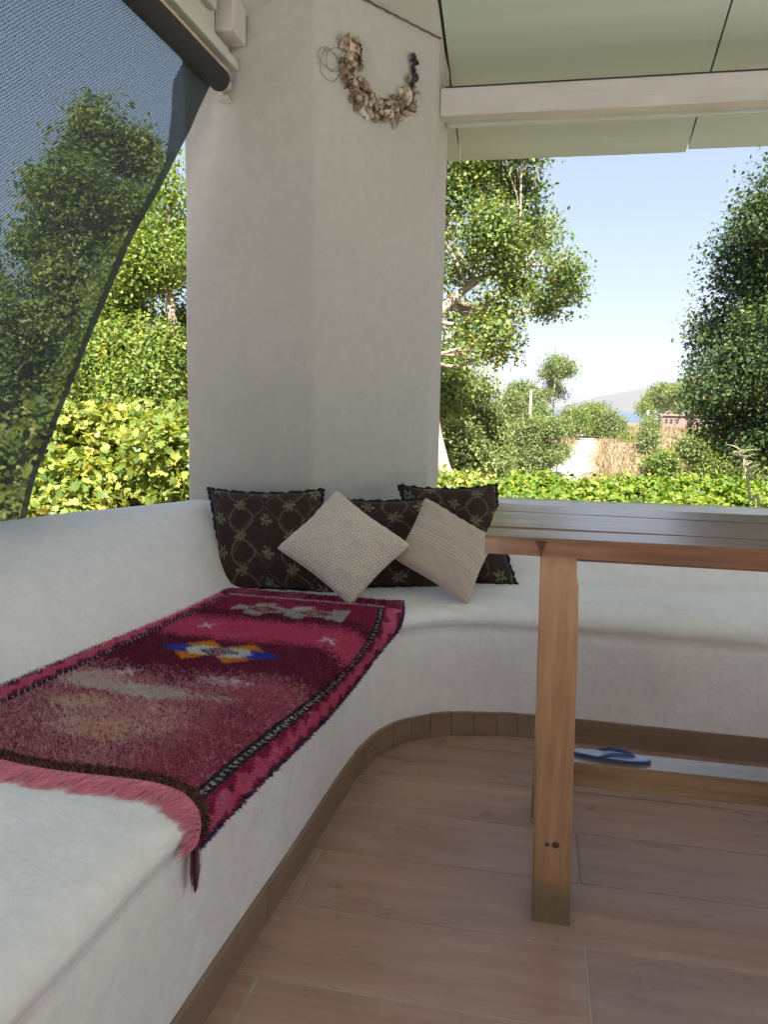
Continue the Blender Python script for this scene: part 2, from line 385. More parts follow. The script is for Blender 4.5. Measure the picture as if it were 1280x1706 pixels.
# ------------------------------------------------------------------ parapets
def loft(name, stations, mat, und=.004, seed=1, sub=6):
    """stations: list of lists of (x,y,z) - same count; catmull along stations"""
    S = np.array(stations, float)              # (n, m, 3)
    rows = []
    n = len(S); P = np.concatenate([[2*S[0]-S[1]], S, [2*S[-1]-S[-2]]])
    for i in range(1, n):
        for k in range(sub):
            t = k/sub
            rows.append(.5*((2*P[i]) + (-P[i-1]+P[i+1])*t + (2*P[i-1]-5*P[i]+4*P[i+1]-P[i+2])*t*t + (-P[i-1]+3*P[i]-3*P[i+1]+P[i+2])*t**3))
    rows.append(S[-1]); A = np.array(rows)
    # densify across with catmull as well
    A2 = []
    m_ = A.shape[1]; Q = np.concatenate([2*A[:, :1]-A[:, 1:2], A, 2*A[:, -1:]-A[:, -2:-1]], 1)
    for i in range(1, m_):
        for k in range(3):
            t = k/3
            A2.append(.5*((2*Q[:, i]) + (-Q[:, i-1]+Q[:, i+1])*t + (2*Q[:, i-1]-5*Q[:, i]+4*Q[:, i+1]-Q[:, i+2])*t*t + (-Q[:, i-1]+3*Q[:, i]-3*Q[:, i+1]+Q[:, i+2])*t**3))
    A2.append(A[:, -1]); A = np.stack(A2, 1)
    V = A.reshape(-1, 3).copy(); nz = vnoise(V, 6, seed)*und + vnoise(V, 20, seed+1)*und*.35
    V[:, 2] += nz; V[:, 0] += vnoise(V+5, 6, seed+2)*und*.8; V[:, 1] += vnoise(V+9, 6, seed+4)*und*.6
    return obj(name, make_mesh(name, V, grid_faces(A.shape[0], A.shape[1]), mat))
def para_L(y, xs, xt, xo, zt):
    """cross-section at station y: seat line xs, inner top xt, outer top xo, top height zt"""
    return [(xs+.10, y, .385), (xs+.045, y, .398), (xs+.008, y, .412), (xs-.012, y, .435), (xs+(xt-xs)*.25, y, .48), (xs+(xt-xs)*.55, y, .56), (xs+(xt-xs)*.85, y, zt-.05), (xt+(xo-xt)*.06, y, zt-.022), (xt+(xo-xt)*.25, y, zt-.006), (xt+(xo-xt)*.6, y, zt), (xo+.02, y, zt-.003), (xo+.003, y, zt-.014), (xo-.002, y, zt-.05), (xo-.004, y, .2), (xo-.004, y, -1.6)]
pL = loft('parapet', [para_L(2.80, -.93, -1.06, -1.212, .652), para_L(2.56, -.945, -1.07, -1.218, .652), para_L(2.40, -.95, -1.10, -1.29, .651), para_L(2.2, -.957, -1.15, -1.40, .65), para_L(2.0, -.975, -1.20, -1.482, .65), para_L(1.8, -1.0, -1.235, -1.55, .651), para_L(1.5, -1.045, -1.27, -1.62, .652), para_L(1.2, -1.085, -1.30, -1.66, .653), para_L(.8, -1.12, -1.33, -1.69, .653), para_L(.2, -1.15, -1.36, -1.71, .653), para_L(-.6, -1.17, -1.38, -1.72, .653), para_L(-1.4, -1.18, -1.39, -1.72, .653)], PL, .0035, 11)
pL.name = 'left_parapet'; pL.name = 'parapet_wall'
tag(pL, 'white plaster parapet with rounded wide sill behind the rug, under the shade net', 'parapet')
def para_R(x, ys, yt, yo, zt):
    return [(x, ys-.10, .385), (x, ys-.05, .398), (x, ys-.012, .41), (x, ys+.012, .435), (x, ys+(yt-ys)*.28, .475), (x, ys+(yt-ys)*.6, .54), (x, ys+(yt-ys)*.9, zt-.045), (x, yt+.01, zt-.016), (x, yt+.03, zt-.004), (x, yo-.03, zt), (x, yo-.008, zt-.006), (x, yo, zt-.03), (x, yo+.002, .2), (x, yo+.002, -1.6)]
pR = loft('parapet_wall', [para_R(x, ys, yt, yo, z) for x, ys, yt, yo, z in [(-.55, 2.70, 3.00, 3.16, .632), (-.30, 2.71, 3.015, 3.165, .631), (-.1, 2.72, 3.02, 3.168, .630), (.2, 2.74, 3.02, 3.17, .629), (.5, 2.76, 3.03, 3.175, .630), (.8, 2.78, 3.04, 3.18, .631), (1.3, 2.79, 3.05, 3.19, .631), (2.0, 2.80, 3.06, 3.2, .631), (2.7, 2.80, 3.06, 3.2, .631)]], PL, .0035, 23)
tag(pR, 'white plaster parapet running behind the table along the hedge side', 'parapet')

# ------------------------------------------------------------------ corner pier
def roof_main(x, y): return 2.326 - .353*(y-3.02)
def roof_left(x, y): return 2.326 - .353*(y-3.02) + .46*(x+.41)
def pier_mesh():
    corners = [(-1.212, 2.56), (-.755, 2.56), (-.424, 3.02), (-.402, 3.20), (-1.212, 3.20)]
    rad = [.012, .014, .010, .012, .012]
    pts = []
    n = len(corners)
    for i, (c, r) in enumerate(zip(corners, rad)):
        c = np.array(c); a = np.array(corners[i-1])-c; b = np.array(corners[(i+1) % n])-c
        la, lb = np.hypot(*a), np.hypot(*b); a = a/la; b = b/lb
        for t in (0, .25, .5, .75, 1):
            p0, p2 = c+a*r, c+b*r; pts.append((1-t)**2*p0+2*t*(1-t)*c+t*t*p2)
        m_ = 6
        nxt = np.array(corners[(i+1) % n])
        for q in range(1, m_): pts.append(c+(nxt-c)*(r/lb+(1-2*r/lb)*q/m_))
    P = np.array(pts); K = len(P); zs = np.linspace(.36, 1, 60)
    V = []
    for zi in np.linspace(0, 1, 60):
        for p in P:
            top = 2.62
            V.append((p[0], p[1], .36+(top-.36)*zi))
    V = np.array(V); c0 = np.array([-.85, 2.9])
    nz = vnoise(V, 5, 31)*.0045 + vnoise(V, 16, 33)*.0018
    d = V[:, :2]-c0; d /= np.hypot(d[:, 0], d[:, 1])[:, None]; V[:, :2] += d*nz[:, None]
    nu = 60; F = []
    i, j = np.meshgrid(np.arange(nu-1), np.arange(K), indexing='ij'); j2 = (j+1) % K
    F = np.stack([i*K+j, i*K+j2, (i+1)*K+j2, (i+1)*K+j], -1).reshape(-1, 4)
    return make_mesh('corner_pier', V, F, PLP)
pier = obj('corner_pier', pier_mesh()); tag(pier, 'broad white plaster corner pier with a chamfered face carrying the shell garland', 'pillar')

# ------------------------------------------------------------------ roof
roof = empty('roof', (0, 3.0, 2.3)); tag(roof, 'pale green panelled sloping roof with dark seams above the terrace', 'roof')
def roof_panel(x0, x1, yf, fz, mat, name='roof_panel'):
    V = []; F = []
    for (x, y) in ((x0, -3.6), (x1, -3.6), (x1, yf), (x0, yf)): V.append((x, y, fz(x, y)))  # unseen back end lengthened to keep the sun off the bench
    for (x, y) in ((x0, -3.6), (x1, -3.6), (x1, yf), (x0, yf)): V.append((x, y, fz(x, y)+.05))
    F = [(0,3,2,1),(4,5,6,7),(0,1,5,4),(1,2,6,5),(2,3,7,6),(3,0,4,7)]
    return obj(name, make_mesh(name, V, F, mat, smooth=False), roof)
g = .0035
for x0, x1, yf in ((-.405, .56, 3.690), (.56, 1.525, 3.672), (1.525, 2.49, 3.68), (2.49, 3.455, 3.68)):
    roof_panel(x0+g, x1-g, yf, roof_main, PANEL)
# backing strips above the seams, so that the joint reads as a dark gap and not as sky
for x in (-.405, .56, 1.525, 2.49):
    V = [(x-.04, -3.6, roof_main(0, -3.6)+.052), (x+.04, -3.6, roof_main(0, -3.6)+.052), (x+.04, 3.6, roof_main(0, 3.6)+.052), (x-.04, 3.6, roof_main(0, 3.6)+.052)]
    V += [(a, b, c+.02) for a, b, c in V]
    obj('seam_cover', make_mesh('seam_cover', V, [(0,3,2,1),(4,5,6,7),(0,1,5,4),(1,2,6,5),(2,3,7,6),(3,0,4,7)], TUBE, smooth=False), roof)
# left part: outside the pier the panel runs on, inside it is the lower hipped soffit
V = [(-.41-g, 2.2, roof_left(-.41, 2.2)+.0), (-.41-g, 3.25, roof_left(-.41, 3.25)), (-1.5, 3.25, roof_left(-1.5, 3.25)), (-1.5, 2.2, roof_left(-1.5, 2.2))]
V2 = [(-.41-g, -2.12, roof_left(-.41, -2.12)), (-.41-g, 3.25, roof_left(-.41, 3.25)), (-1.22, 3.25, roof_left(-1.22, 3.25)), (-1.22, -2.12, roof_left(-1.22, -2.12))]  # unseen back end cut short so an off-view sun patch bounces light
V2 += [(a, b, c+.05) for a, b, c in V2]
obj('hip_soffit', make_mesh('hip_soffit', V2, [(0,1,2,3),(7,6,5,4),(0,4,5,1),(1,5,6,2),(2,6,7,3),(3,7,4,0)], SOFFIT, smooth=False), roof)
roof_panel(-1.37, -.405-g, 3.69, lambda x, y: roof_main(x, y)+.004 if y > 3 else roof_main(x, y)+.004, PANEL) if False else None
# eave piece left of the seam, beyond the pier
V = [(-1.37, 3.255, roof_main(0, 3.255)), (-.405-g, 3.255, roof_main(0, 3.255)), (-.405-g, 3.69, roof_main(0, 3.69)), (-1.37, 3.69, roof_main(0, 3.69))]
V += [(a, b, c+.05) for a, b, c in V]
obj('roof_panel', make_mesh('roof_panel', V, [(0,3,2,1),(4,5,6,7),(0,1,5,4),(1,2,6,5),(2,3,7,6),(3,0,4,7)], PANEL, smooth=False), roof)

beam = MB().box(-.42, 2.75, 3.05, 3.135, 2.062, 2.160, b=.004).build('ceiling_beam', PAINT)
tag(beam, 'grey white painted beam across the right opening under the roof panels', 'beam')
MB().box(-.40, 2.75, 3.052, 3.130, 2.1602, 2.1645).build('gap_shade_strip', TUBE, beam)  # added dark strip standing in for the shadowed gap above the beam
mb = MB(); jp = []
for q in range(24):
    t_ = .10+.47*q/23; x_, y_ = -.755+.584*t_, 2.56+.812*t_; jp.append((x_+.004, y_-.003, roof_left(x_, y_)-.003+.0015*math.sin(q*2.3)))
mb.tube(jp, [.0022+.0012*abs(math.sin(q*1.7)) for q in range(24)], 6); jo = mb.build('joint_line', simple_mat('rusty joint', (.06, .04, .025), (.20, .14, .09), 60, .9), roof)
trim = MB().box(-.40, 2.75, 3.137, 3.162, 2.052, 2.085, b=.003).build('trim_strip', PANEL, beam)
lb = MB().box(-1.17, -1.045, -1.5, 2.556, 2.105, 2.33, b=.004).build('side_beam', PAINT)
tag(lb, 'painted beam over the left opening holding the shade roller', 'beam')
MB().box(-1.044, -1.012, -1.5, 2.553, 2.058, 2.088, b=.003).build('rail', RAIL, lb)
MB().box(-1.044, -.985, 2.44, 2.552, 2.13, 2.30, b=.003).build('block', PAINT, lb)
MB().box(-1.044, -1.02, -1.5, 2.40, 2.17, 2.25, b=.003).build('ledger', SOFFIT, lb)
# ------------------------------------------------------------------ shade roller with the net
def net_mat(name, op_lo, op_hi):
    m_, nt, b, o = new_mat(name)
    b.inputs['Base Color'].default_value = (.030, .042, .050, 1); b.inputs['Roughness'].default_value = .75
    uv = N(nt, 'UVMap'); uv.uv_map = 'uv'
    mp = N(nt, 'Mapping'); mp.inputs['Rotation'].default_value = (0, 0, R(-38)); nt.links.new(uv.outputs[0], mp.inputs[0])
    wv = N(nt, 'TexWave', wave_type='BANDS', bands_direction='X'); wv.inputs['Scale'].default_value = 36; wv.inputs['Distortion'].default_value = 1.4; wv.inputs['Detail'].default_value = 1; wv.inputs['Detail Scale'].default_value = .6
    wv2 = N(nt, 'TexWave', wave_type='BANDS', bands_direction='Y'); wv2.inputs['Scale'].default_value = 75; wv2.inputs['Distortion'].default_value = .6; wv2.inputs['Detail Scale'].default_value = .8
    nt.links.new(mp.outputs[0], wv.inputs[0]); nt.links.new(mp.outputs[0], wv2.inputs[0])
    nz = N(nt, 'TexNoise'); nz.inputs['Scale'].default_value = 160; nt.links.new(uv.outputs[0], nz.inputs['Vector'])
    mu = N(nt, 'Math', operation='MULTIPLY'); nt.links.new(wv.outputs[1], mu.inputs[0]); nt.links.new(wv2.outputs[1], mu.inputs[1])
    ad = N(nt, 'Math', operation='MULTIPLY_ADD'); nt.links.new(nz.outputs['Fac'], ad.inputs[0]); ad.inputs[1].default_value = .8; nt.links.new(mu.outputs[0], ad.inputs[2])
    r = ramp(nt, [(.30, (op_hi,)*3), (.95, (op_lo,)*3)]); nt.links.new(ad.outputs[0], r.inputs[0])
    tr = N(nt, 'BsdfTransparent'); tr.inputs[0].default_value = (.88, .96, 1, 1)
    mx = N(nt, 'MixShader'); nt.links.new(r.outputs[0], mx.inputs[0]); nt.links.new(tr.outputs[0], mx.inputs[1]); nt.links.new(b.outputs[0], mx.inputs[2])
    nt.links.new(mx.outputs[0], o.inputs[0]); return m_
NET = net_mat('woven shade net', .52, .93); HEM = net_mat('doubled net hem', .70, .96)
roller = empty('shade_blind', (-1.05, 1.0, 2.015)); tag(roller, 'dark blue woven shade net swept aside below its roller over the left opening', 'blind')
MB().tube([(-1.056, -1.4, 2.013), (-1.056, 2.50, 2.013)], .035, 20).build('roller_tube', TUBE, roller, smooth=True)
MB().tube([(-1.056, 2.500, 2.013), (-1.056, 2.554, 2.013)], .022, 12).build('roller_pin', RAIL, roller, smooth=True)
MB().box(-1.075, -1.035, 2.515, 2.556, 1.962, 1.972, b=.002).build('bracket', PAINT, roller)
# free edge of the net: (z, x, y)
edge = np.array([(2.008, -1.085, 2.50), (1.90, -1.11, 2.445), (1.842, -1.120, 2.415), (1.663, -1.200, 2.370), (1.483, -1.270, 2.296), (1.187, -1.370, 2.222), (.984, -1.430, 2.172), (.765, -1.490, 2.112), (.634, -1.520, 2.10), (.584, -1.540, 2.10), (.40, -1.60, 2.09)])
def edge_at(z): return np.interp(-z, -edge[:, 0], edge[:, 1]), np.interp(-z, -edge[:, 0], edge[:, 2])
def net_sheet(name, mat, a0, a1, na, parent, dx=0.0, zr=(2.005, .40)):
    zs = np.linspace(zr[0], zr[1], 60); V = np.zeros((na, 60, 3)); UV = np.zeros((na, 60, 2))
    for j, z in enumerate(zs):
        xe, ye = edge_at(z); f = (2.0-z)/1.6
        for i in range(na):
            a = a0 + ((a1(z) if callable(a1) else a1)-a0)*i/(na-1)
            y = ye - a
            x = -1.085 + (xe+1.085)*(1-.25*min(a, 1)) - .012*f*math.sin(a*9+z*3) - .2*f*min(a, 1.2)**1.3
            V[i, j] = (x+dx, y, z); UV[i, j] = (a, z)
    me = make_mesh(name, V.reshape(-1, 3), grid_faces(na, 60), mat)
    l = me.uv_layers.new(name='uv'); vi = np.zeros(len(me.loops), dtype=np.int32); me.loops.foreach_get('vertex_index', vi)
    l.data.foreach_set('uv', UV.reshape(-1, 2)[vi].astype(np.float32).ravel())
    return obj(name, me, parent)
net_sheet('net', NET, 0, 1.35, 60, roller)
net_sheet('net_hem', HEM, 0, lambda z: .038+.15*max(0, min(1, (z-1.72)/.2)), 4, roller, dx=.003)

# ------------------------------------------------------------------ table
table = empty('table', (.5, 1.66, 0)); tag(table, 'varnished rustic wooden dining table on square legs with a low foot rail', 'table')
TOPW = wood_mat('varnished table top', (.10, .036, .014), (.22, .085, .032), (.33, .145, .060), 0, 5, .40, True, .55, .7, bump=.2)
LEGW = wood_mat('orange brown table leg', (.29, .145, .068), (.42, .230, .118), (.53, .32, .18), 2, 6, .42, True, .15, footstain=True)
RAILW = wood_mat('yellow brown foot rail', (.22, .125, .055), (.32, .195, .095), (.40, .26, .14), 0, 6, .28, True, 1.0)
TX0, TX1, TY0, TY1, TZ = -.087, 1.42, 1.418, 1.905, .765
ys = [TY0, TY0+.108, TY0+.225, TY0+.345, TY1]
for i in range(4):
    n = 60; mb = MB()
    a, b_ = ys[i]+.0009, ys[i+1]-.0009
    V = []; 
    xsn = np.linspace(TX0 + random.uniform(-.002, .002), TX1, n)
    for q, x in enumerate(xsn):
        j1 = .0014*math.sin(x*9+i*2)+.001*math.sin(x*31+i); j2 = .0014*math.sin(x*8+i*3+1)
        zt = TZ + .0009*math.sin(x*5+i)+(i % 2)*.0012; zb = TZ-.035-.0012*math.sin(x*7)
        y0, y1 = a+j1, b_+j2
        V += [(x, y0, zb+.002), (x, y0-.0005, zt-.004), (x, y0+.003, zt), (x, (y0+y1)/2, zt+.0004), (x, y1-.003, zt), (x, y1, zt-.004), (x, y1, zb)]
    m_ = 7; F = []
    for q in range(n-1):
        for j in range(m_): F.append((q*m_+j, (q+1)*m_+j, (q+1)*m_+(j+1) % m_, q*m_+(j+1) % m_)[::-1])
    F.append(tuple(range(m_))[::-1]); F.append(tuple((n-1)*m_+j for j in range(m_)))
    V = [(v[0]+i*0, v[1], v[2]) for v in V]
    obj('tabletop_plank', make_mesh('tabletop_plank', V, F, TOPW, smooth=False), table)
mb = MB(); zs_ = [(TZ-.0355, .001), (TZ-.026, .004), (TZ-.014, .009), (TZ-.0045, .015)]
for z, hw_ in zs_: mb.V += [(.012-hw_+.004, TY0-.0032, z), (.012+hw_*.7, TY0-.0032, z)]
for q in range(3): mb.F.append((q*2, q*2+1, q*2+3, q*2+2))
mb.build('dark_knot', simple_mat('dark resin knot', (.03, .012, .006), (.09, .035, .015), 90, .5), table)
# sub frame that closes the gaps between planks
MB().box(TX0+.12, TX1-.05, TY0+.09, TY1-.04, TZ-.055, TZ-.038).build('apron', TOPW, table)
def leg(x0, y0, w_top, w_bot, d, seed, xsh=.0, name='leg'):
    n = 40; V = []; F = []
    for i in range(n):
        t = i/(n-1); z = .73*t
        wdt = w_bot+(w_top-w_bot)*t; x = x0 + xsh*t
        if z > .685: x -= .0; wdt -= .004
        wob = .0006*math.sin(z*9+seed)+.0003*math.sin(z*43+seed)
        xa, xb = x+wob, x+wdt+.0008*math.sin(z*11+seed*2)
        ya, yb = y0+(.006*max(0, (z-.685)/.045) if z > .685 else 0), y0+d
        c = .004
        V += [(xa+c, ya, z), (xb-c, ya, z), (xb, ya+c, z), (xb, yb-c, z), (xb-c, yb, z), (xa+c, yb, z), (xa, yb-c, z), (xa, ya+c, z)]
    for i in range(n-1):
        for j in range(8): F.append((i*8+j, i*8+(j+1) % 8, (i+1)*8+(j+1) % 8, (i+1)*8+j))
    F.append(tuple(range(8))[::-1]); F.append(tuple((n-1)*8+j for j in range(8)))
    return obj(name, make_mesh(name, V, F, LEGW, smooth=False), table)
leg(.029, 1.440, .071, .074, .062, 1, -.017)
leg(.024, 1.835, .068, .070, .060, 2, .0)
leg(1.22, 1.440, .071, .074, .062, 3)
leg(1.22, 1.835, .068, .070, .060, 4)
MB().box(.030, .085, 1.502, 1.835, .16, .215, b=.003).build('cross_rail', RAILW, table)
MB().box(1.23, 1.285, 1.502, 1.835, .16, .215, b=.003).build('cross_rail', RAILW, table)
MB().box(.0851, 1.2299, 1.690, 1.768, .166, .222, b=.003).build('foot_rail', RAILW, table)
# knots on the leg as real little plugs
kn = simple_mat('dark knot', (.05, .028, .015), (.10, .055, .03), 60, .5)
for (x, z, r_) in ((.052, .165, .0045), (.068, .166, .0075)):
    mb = MB(); mb.V.append((x, 1.4385, z)); 
    for k in range(10): mb.V.append((x+r_*math.cos(k*.628), 1.4392, z+r_*.9*math.sin(k*.628)))
    for k in range(10): mb.F.append((0, 1+k, 1+(k+1) % 10)[::-1])
    mb.build('knot', kn, table)
# flip-flop on the foot rail
BL = simple_mat('blue rubber', (.02, .045, .15), (.04, .09, .26), 60, .35); WH = simple_mat('light blue rubber', (.34, .44, .66), (.56, .64, .80), 40, .3)
ff = empty('flip_flop', (.19, 1.73, .223)); tag(ff, 'flat blue and white rubber sandal lying on the foot rail behind the table leg', 'sandal')
def sole(z0, z1, sc_, mat, name):
    K = 28; P = []
    for k in range(K):
        t = 2*math.pi*k/K; c_ = math.cos(t); s_ = math.sin(t)
        wdt = .019*(1+.22*c_); P.append((.19+.088*c_*sc_, 1.730+wdt*s_*sc_-.004*c_))
    MB().prism(P, z0, z1).build(name, mat, ff)
sole(.2225, .229, 1.0, BL, 'sole'); sole(.2292, .232, .95, WH, 'insole')
for sgn in (-1, 1):
    MB().tube([(.242, 1.729, .2325), (.225, 1.729+.008*sgn, .238), (.19, 1.729+.017*sgn, .2375), (.165, 1.729+.019*sgn, .231)], [.003, .004, .004, .003], 8).build('strap', BL, ff, smooth=True)

# ------------------------------------------------------------------ rug
front_d = prof
# arc length along the bench profile measured from the foot line: build offset->(inset, z) map for a cloth that folds over the lip
lip = [(.60, .402), (.12, .402), (.075, .402), (.04, .400), (.018, .395), (.003, .387), (-.007, .376), (-.011, .364), (-.012, .352), (-.009, .335), (-.008, .30), (-.010, .2), (-.011, .1)]
L_ = [0.0]
for i in range(1, len(lip)): L_.append(L_[-1] + math.hypot(lip[i][0]-lip[i-1][0], lip[i][1]-lip[i-1][1]))
L_ = np.array(L_); lipA = np.array(lip)
tree_path = path
def drape(X, Y, lift=.007):
    """flat plan point -> point on the bench surface, folded over the front lip"""
    P = np.c_[X, Y]
    out = np.zeros((len(P), 3)); nrm = np.zeros((len(P), 3))
    for s0 in range(0, len(P), 20000):
        Q = P[s0:s0+20000]
        d2 = ((Q[:, None, :]-path[None, 20:220, :])**2).sum(-1); k = d2.argmin(1)+20
        # refine projection on the local tangent
        T = np.c_[pn[k][:, 1], -pn[k][:, 0]]
        tt = ((Q-path[k])*T).sum(1); f = path[k]+T*tt[:, None]
        d = ((Q-f)*pn[k]).sum(1)
        dd = .60-d
        ins = np.interp(dd, L_, lipA[:, 0]); z = np.interp(dd, L_, lipA[:, 1])
        e = 1e-3
        ins2 = np.interp(dd+.006, L_, lipA[:, 0]); z2 = np.interp(dd+.006, L_, lipA[:, 1])
        ins1 = np.interp(dd-.006, L_, lipA[:, 0]); z1 = np.interp(dd-.006, L_, lipA[:, 1])
        tx, tz = ins2-ins1, z2-z1; ln = np.hypot(tx, tz)+1e-9; nx, nzv = tz/ln, -tx/ln
        ins = ins+nx*lift; z = z+nzv*lift
        deep = np.where(d > .60, d, ins)
        out[s0:s0+20000, :2] = f+pn[k]*deep[:, None]; out[s0:s0+20000, 2] = z
        nrm[s0:s0+20000, :2] = pn[k]*nx[:, None]; nrm[s0:s0+20000, 2] = nzv
    return out, nrm
RW, RL = .64, 1.17
def rug_flat(u, v):
    """u across 0 (wall) .. 1 (front), v along 0 (near) .. 1 (far)"""
    NL, NR, FL_, FR = np.array((-1.088, 1.10)), np.array((-.425, 1.03)), np.array((-.958, 2.275)), np.array((-.375, 2.262))
    X = (1-v)*((1-u)*NL[0]+u*NR[0]) + v*((1-u)*FL_[0]+u*FR[0]); Y = (1-v)*((1-u)*NL[1]+u*NR[1]) + v*((1-u)*FL_[1]+u*FR[1])
    X = X + u**2*.052*np.sin(np.pi*np.clip(v, 0, 1)**1.5)
    Y = Y + .010*np.sin(u*9+.5)*(1-v)*(1-v)
    return X, Y
def rug_color(u, v):
    n = len(u); r_ = np.random.default_rng(3)
    x = u*RW; y = v*RL
    x = x + r_.normal(0, .0007, n); y = y + r_.normal(0, .0009, n)
    C = np.zeros((n, 3))
    P3 = np.c_[x, y, 0*x]
    lowf = vnoise(P3, 16, 41); mid = vnoise(P3, 60, 42)
    burg = np.array((.135, .006, .036)); crim = np.array((.26, .014, .065)); rose = np.array((.42, .060, .140)); mauve = np.array((.33, .145, .165)); dusty = np.array((.50, .31, .28))
    fade = np.clip((.43-v+.05*lowf)/.10, 0, 1)[:, None]
    roseb = np.clip(1-np.abs(v-.66+.02*lowf)/.10, 0, 1)[:, None]**.5
    hs_ = ((np.sin(np.floor(x/.006)*12.9898+np.floor(y/.004)*78.233)*43758.5453) % 1.0)[:, None]
    roseb = (roseb > .25+.5*hs_)*1.0; fade = (fade > hs_)*1.0
    base = burg*(1-roseb)+rose*roseb
    base = np.where(((v > .80) & (v < .94))[:, None], crim*.9, base)
    cell = lambda q, sd: (np.sin(np.floor(x/q)*12.9898+np.floor(y/(q*.7)+.5*(np.floor(x/q)%2))*78.233+sd)*43758.5453) % 1.0
    spk = .65*cell(.0045, 1.3)+.35*r_.uniform(0, 1, n)
    mv = mauve*(1-.35*lowf[:, None]) ; mv = np.where((spk > .70)[:, None], dusty*.85, mv); mv = np.where((spk < .34)[:, None], crim*.8, mv)
    C = base*(1-fade)+mv*fade
    edgeu = np.minimum(u, 1-u)
    # near front corner keeps the deep red
    deep = np.clip((u-.66)/.12, 0, 1)*np.clip((.42-v)/.1, 0, 1)
    spk2 = .7*cell(.0042, 4.1)+.3*r_.uniform(0, 1, n)
    C = C*(1-deep[:, None]*.75) + np.where((spk2 > .78)[:, None], dusty*.8, crim)*deep[:, None]*.75
    # beige worn motifs near end
    def blob(cx, cy, rx, ry, col, amt, sd):
        q = ((u-cx)/rx)**2+((v-cy)/ry)**2 + .5*vnoise(P3, 45, sd)
        q = q+.22*np.sign(np.sin(x*230))*np.sign(np.sin(y*310)); a = 1.0*(np.clip((1.2-q)*2.2, 0, 1)*(amt+.15) > .25+.7*cell(.0048, sd*.37))*.88
        return a[:, None], np.array(col)
    for args in ((.47, .17, .22, .085, (.50, .30, .26), .5, 51), (.42, .28, .28, .028, (.42, .38, .34), .8, 52), (.23, .30, .12, .045, (.48, .36, .33), .7, 53), (.50, .125, .08, .03, (.60, .28, .16), .45, 54), (.30, .20, .10, .04, (.50, .34, .25), .5, 55), (.62, .36, .10, .02, (.48, .40, .40), .5, 58)):
        a, c_ = blob(*args); C = C*(1-a)+c_*a
    # central star medallion
    X = (u-.47)*RW/.104; Y = (v-.505)*RL/.064
    def put(mask, col): C[mask] = col
    aX, aY = np.abs(X), np.abs(Y)
    put((aX > .42) & (aX < 1.42) & (aY < .80*(1.38-aX)/.88+.06), (.030, .045, .34))
    put((aY > .42) & (aY < 1.08) & (np.abs(aX-.50) < .44*(1.08-aY)/.66+.03), (.72, .20, .012))
    put((aX+.45*aY < .80) & (aY < .50), (.60, .54, .46))
    dd = np.abs(X)/.50+np.abs(Y)/.50
    put(dd < 1.0, (.03, .02, .025)); put(dd < .84, (.24, .27, .25)); put(dd < .52, (.30, .03, .10)); put(dd < .22, (.55, .15, .25))
    # pale grey green latch hook motif, far end
    X = (u-.50)*RW/.17; Y = (v-.825)*RL/.085
    st = (np.abs(Y) < .35+.30*np.sign(np.sin(X*9))*.6+.25*np.abs(np.sin(X*4))) & (np.abs(X) < 1)
    put(st & ((Y > -.9)), (.33, .34, .31)); put((np.abs(np.abs(X)-.45)+np.abs(Y) < .34), (.26, .03, .06)); put((np.abs(np.abs(X)-.45)+np.abs(Y) < .14), (.30, .32, .30))
    sp_ = r_.uniform(0, 1, n); put(st & (sp_ < .16), (.20, .05, .07))
    # white crosses
    for cx, cy in ((.27, .66), (.78, .645), (.30, .35)):
        X = (u-cx)*RW/.018; Y = (v-cy)*RL/.018
        put((np.abs(np.abs(X)-np.abs(Y)) < .35) & (np.abs(X) < 1.1) & (np.abs(Y) < 1.1), (.62, .42, .44))
    # side bands: pink with serrated dark red, black and white cord, navy selvedge
    w_ = edgeu*RW
    band = w_ < .064
    ser = .034+.018*(np.abs(((y*15) % 1)*2-1)-.5)+.003*np.sin(y*170)
    pinkc = np.array((.62, .11, .20)); redc = np.array((.25, .012, .07))
    pk = np.where((np.abs(w_-ser) < .0155)[:, None], pinkc*(1+.25*mid[:, None]), redc)
    C[band] = pk[band]
    cord = (w_ >= .060) & (w_ < .076)
    cc = np.where((((y*62+w_*80) % 1 < .35) & (np.abs(w_-.068) < .0035))[:, None], np.array((.50, .46, .48)), np.array((.018, .010, .016)))
    C[cord] = cc[cord]
    C[w_ < .011+.003*np.sin(y*50)] = (.035, .016, .07)
    # near end border
    ne = v*RL
    k = (ne < .024+.003*mid) & (w_ > .02); kk = np.where((((x*95+ne*130) % 1) < .30)[:, None], np.array((.22, .07, .03)), np.array((.030, .012, .012)))
    C[k] = kk[k]
    fe = (1-v)*RL
    cf = (np.abs(fe-.075) < .0045) & (w_ > .06); C[cf] = (.42, .38, .40)
    cf = (fe < .07) ; C[cf & ~(w_ < .011)] = np.where((((x*24) % 1) < .4)[:, None], redc*.9, burg)[cf & ~(w_ < .011)]
    C *= (1+.14*mid+.12*lowf)[:, None]
    C *= r_.uniform(.78, 1.22, n)[:, None]*1.9
    return np.clip(C, .003, .85)
nu, nv = 250, 440
U, Vv = np.meshgrid(np.linspace(0, 1, nu), np.linspace(0, 1, nv), indexing='ij'); U = U.ravel(); Vv = Vv.ravel()
X, Y = rug_flat(U, Vv)
top, nr = drape(X, Y, .0075)
P3 = np.c_[X, Y, 0*X]
hgt = vnoise(P3, 11, 61)*.0022+vnoise(P3, 120, 62)*.0009+rng.normal(0, .0004, len(X))+.0045*np.exp(-((U-.96)/.05)**2)*0
hgt += .006*np.clip((Vv-.9)/.1, 0, 1)*np.sin(U*11)**2
top = top+nr*hgt[:, None]
RUGM = attr_mat('wool pile rug', .95, .6, 330, .003, .25)
me = make_mesh('rug_base', top, grid_faces(nu, nv), RUGM, rug_color(U, Vv))
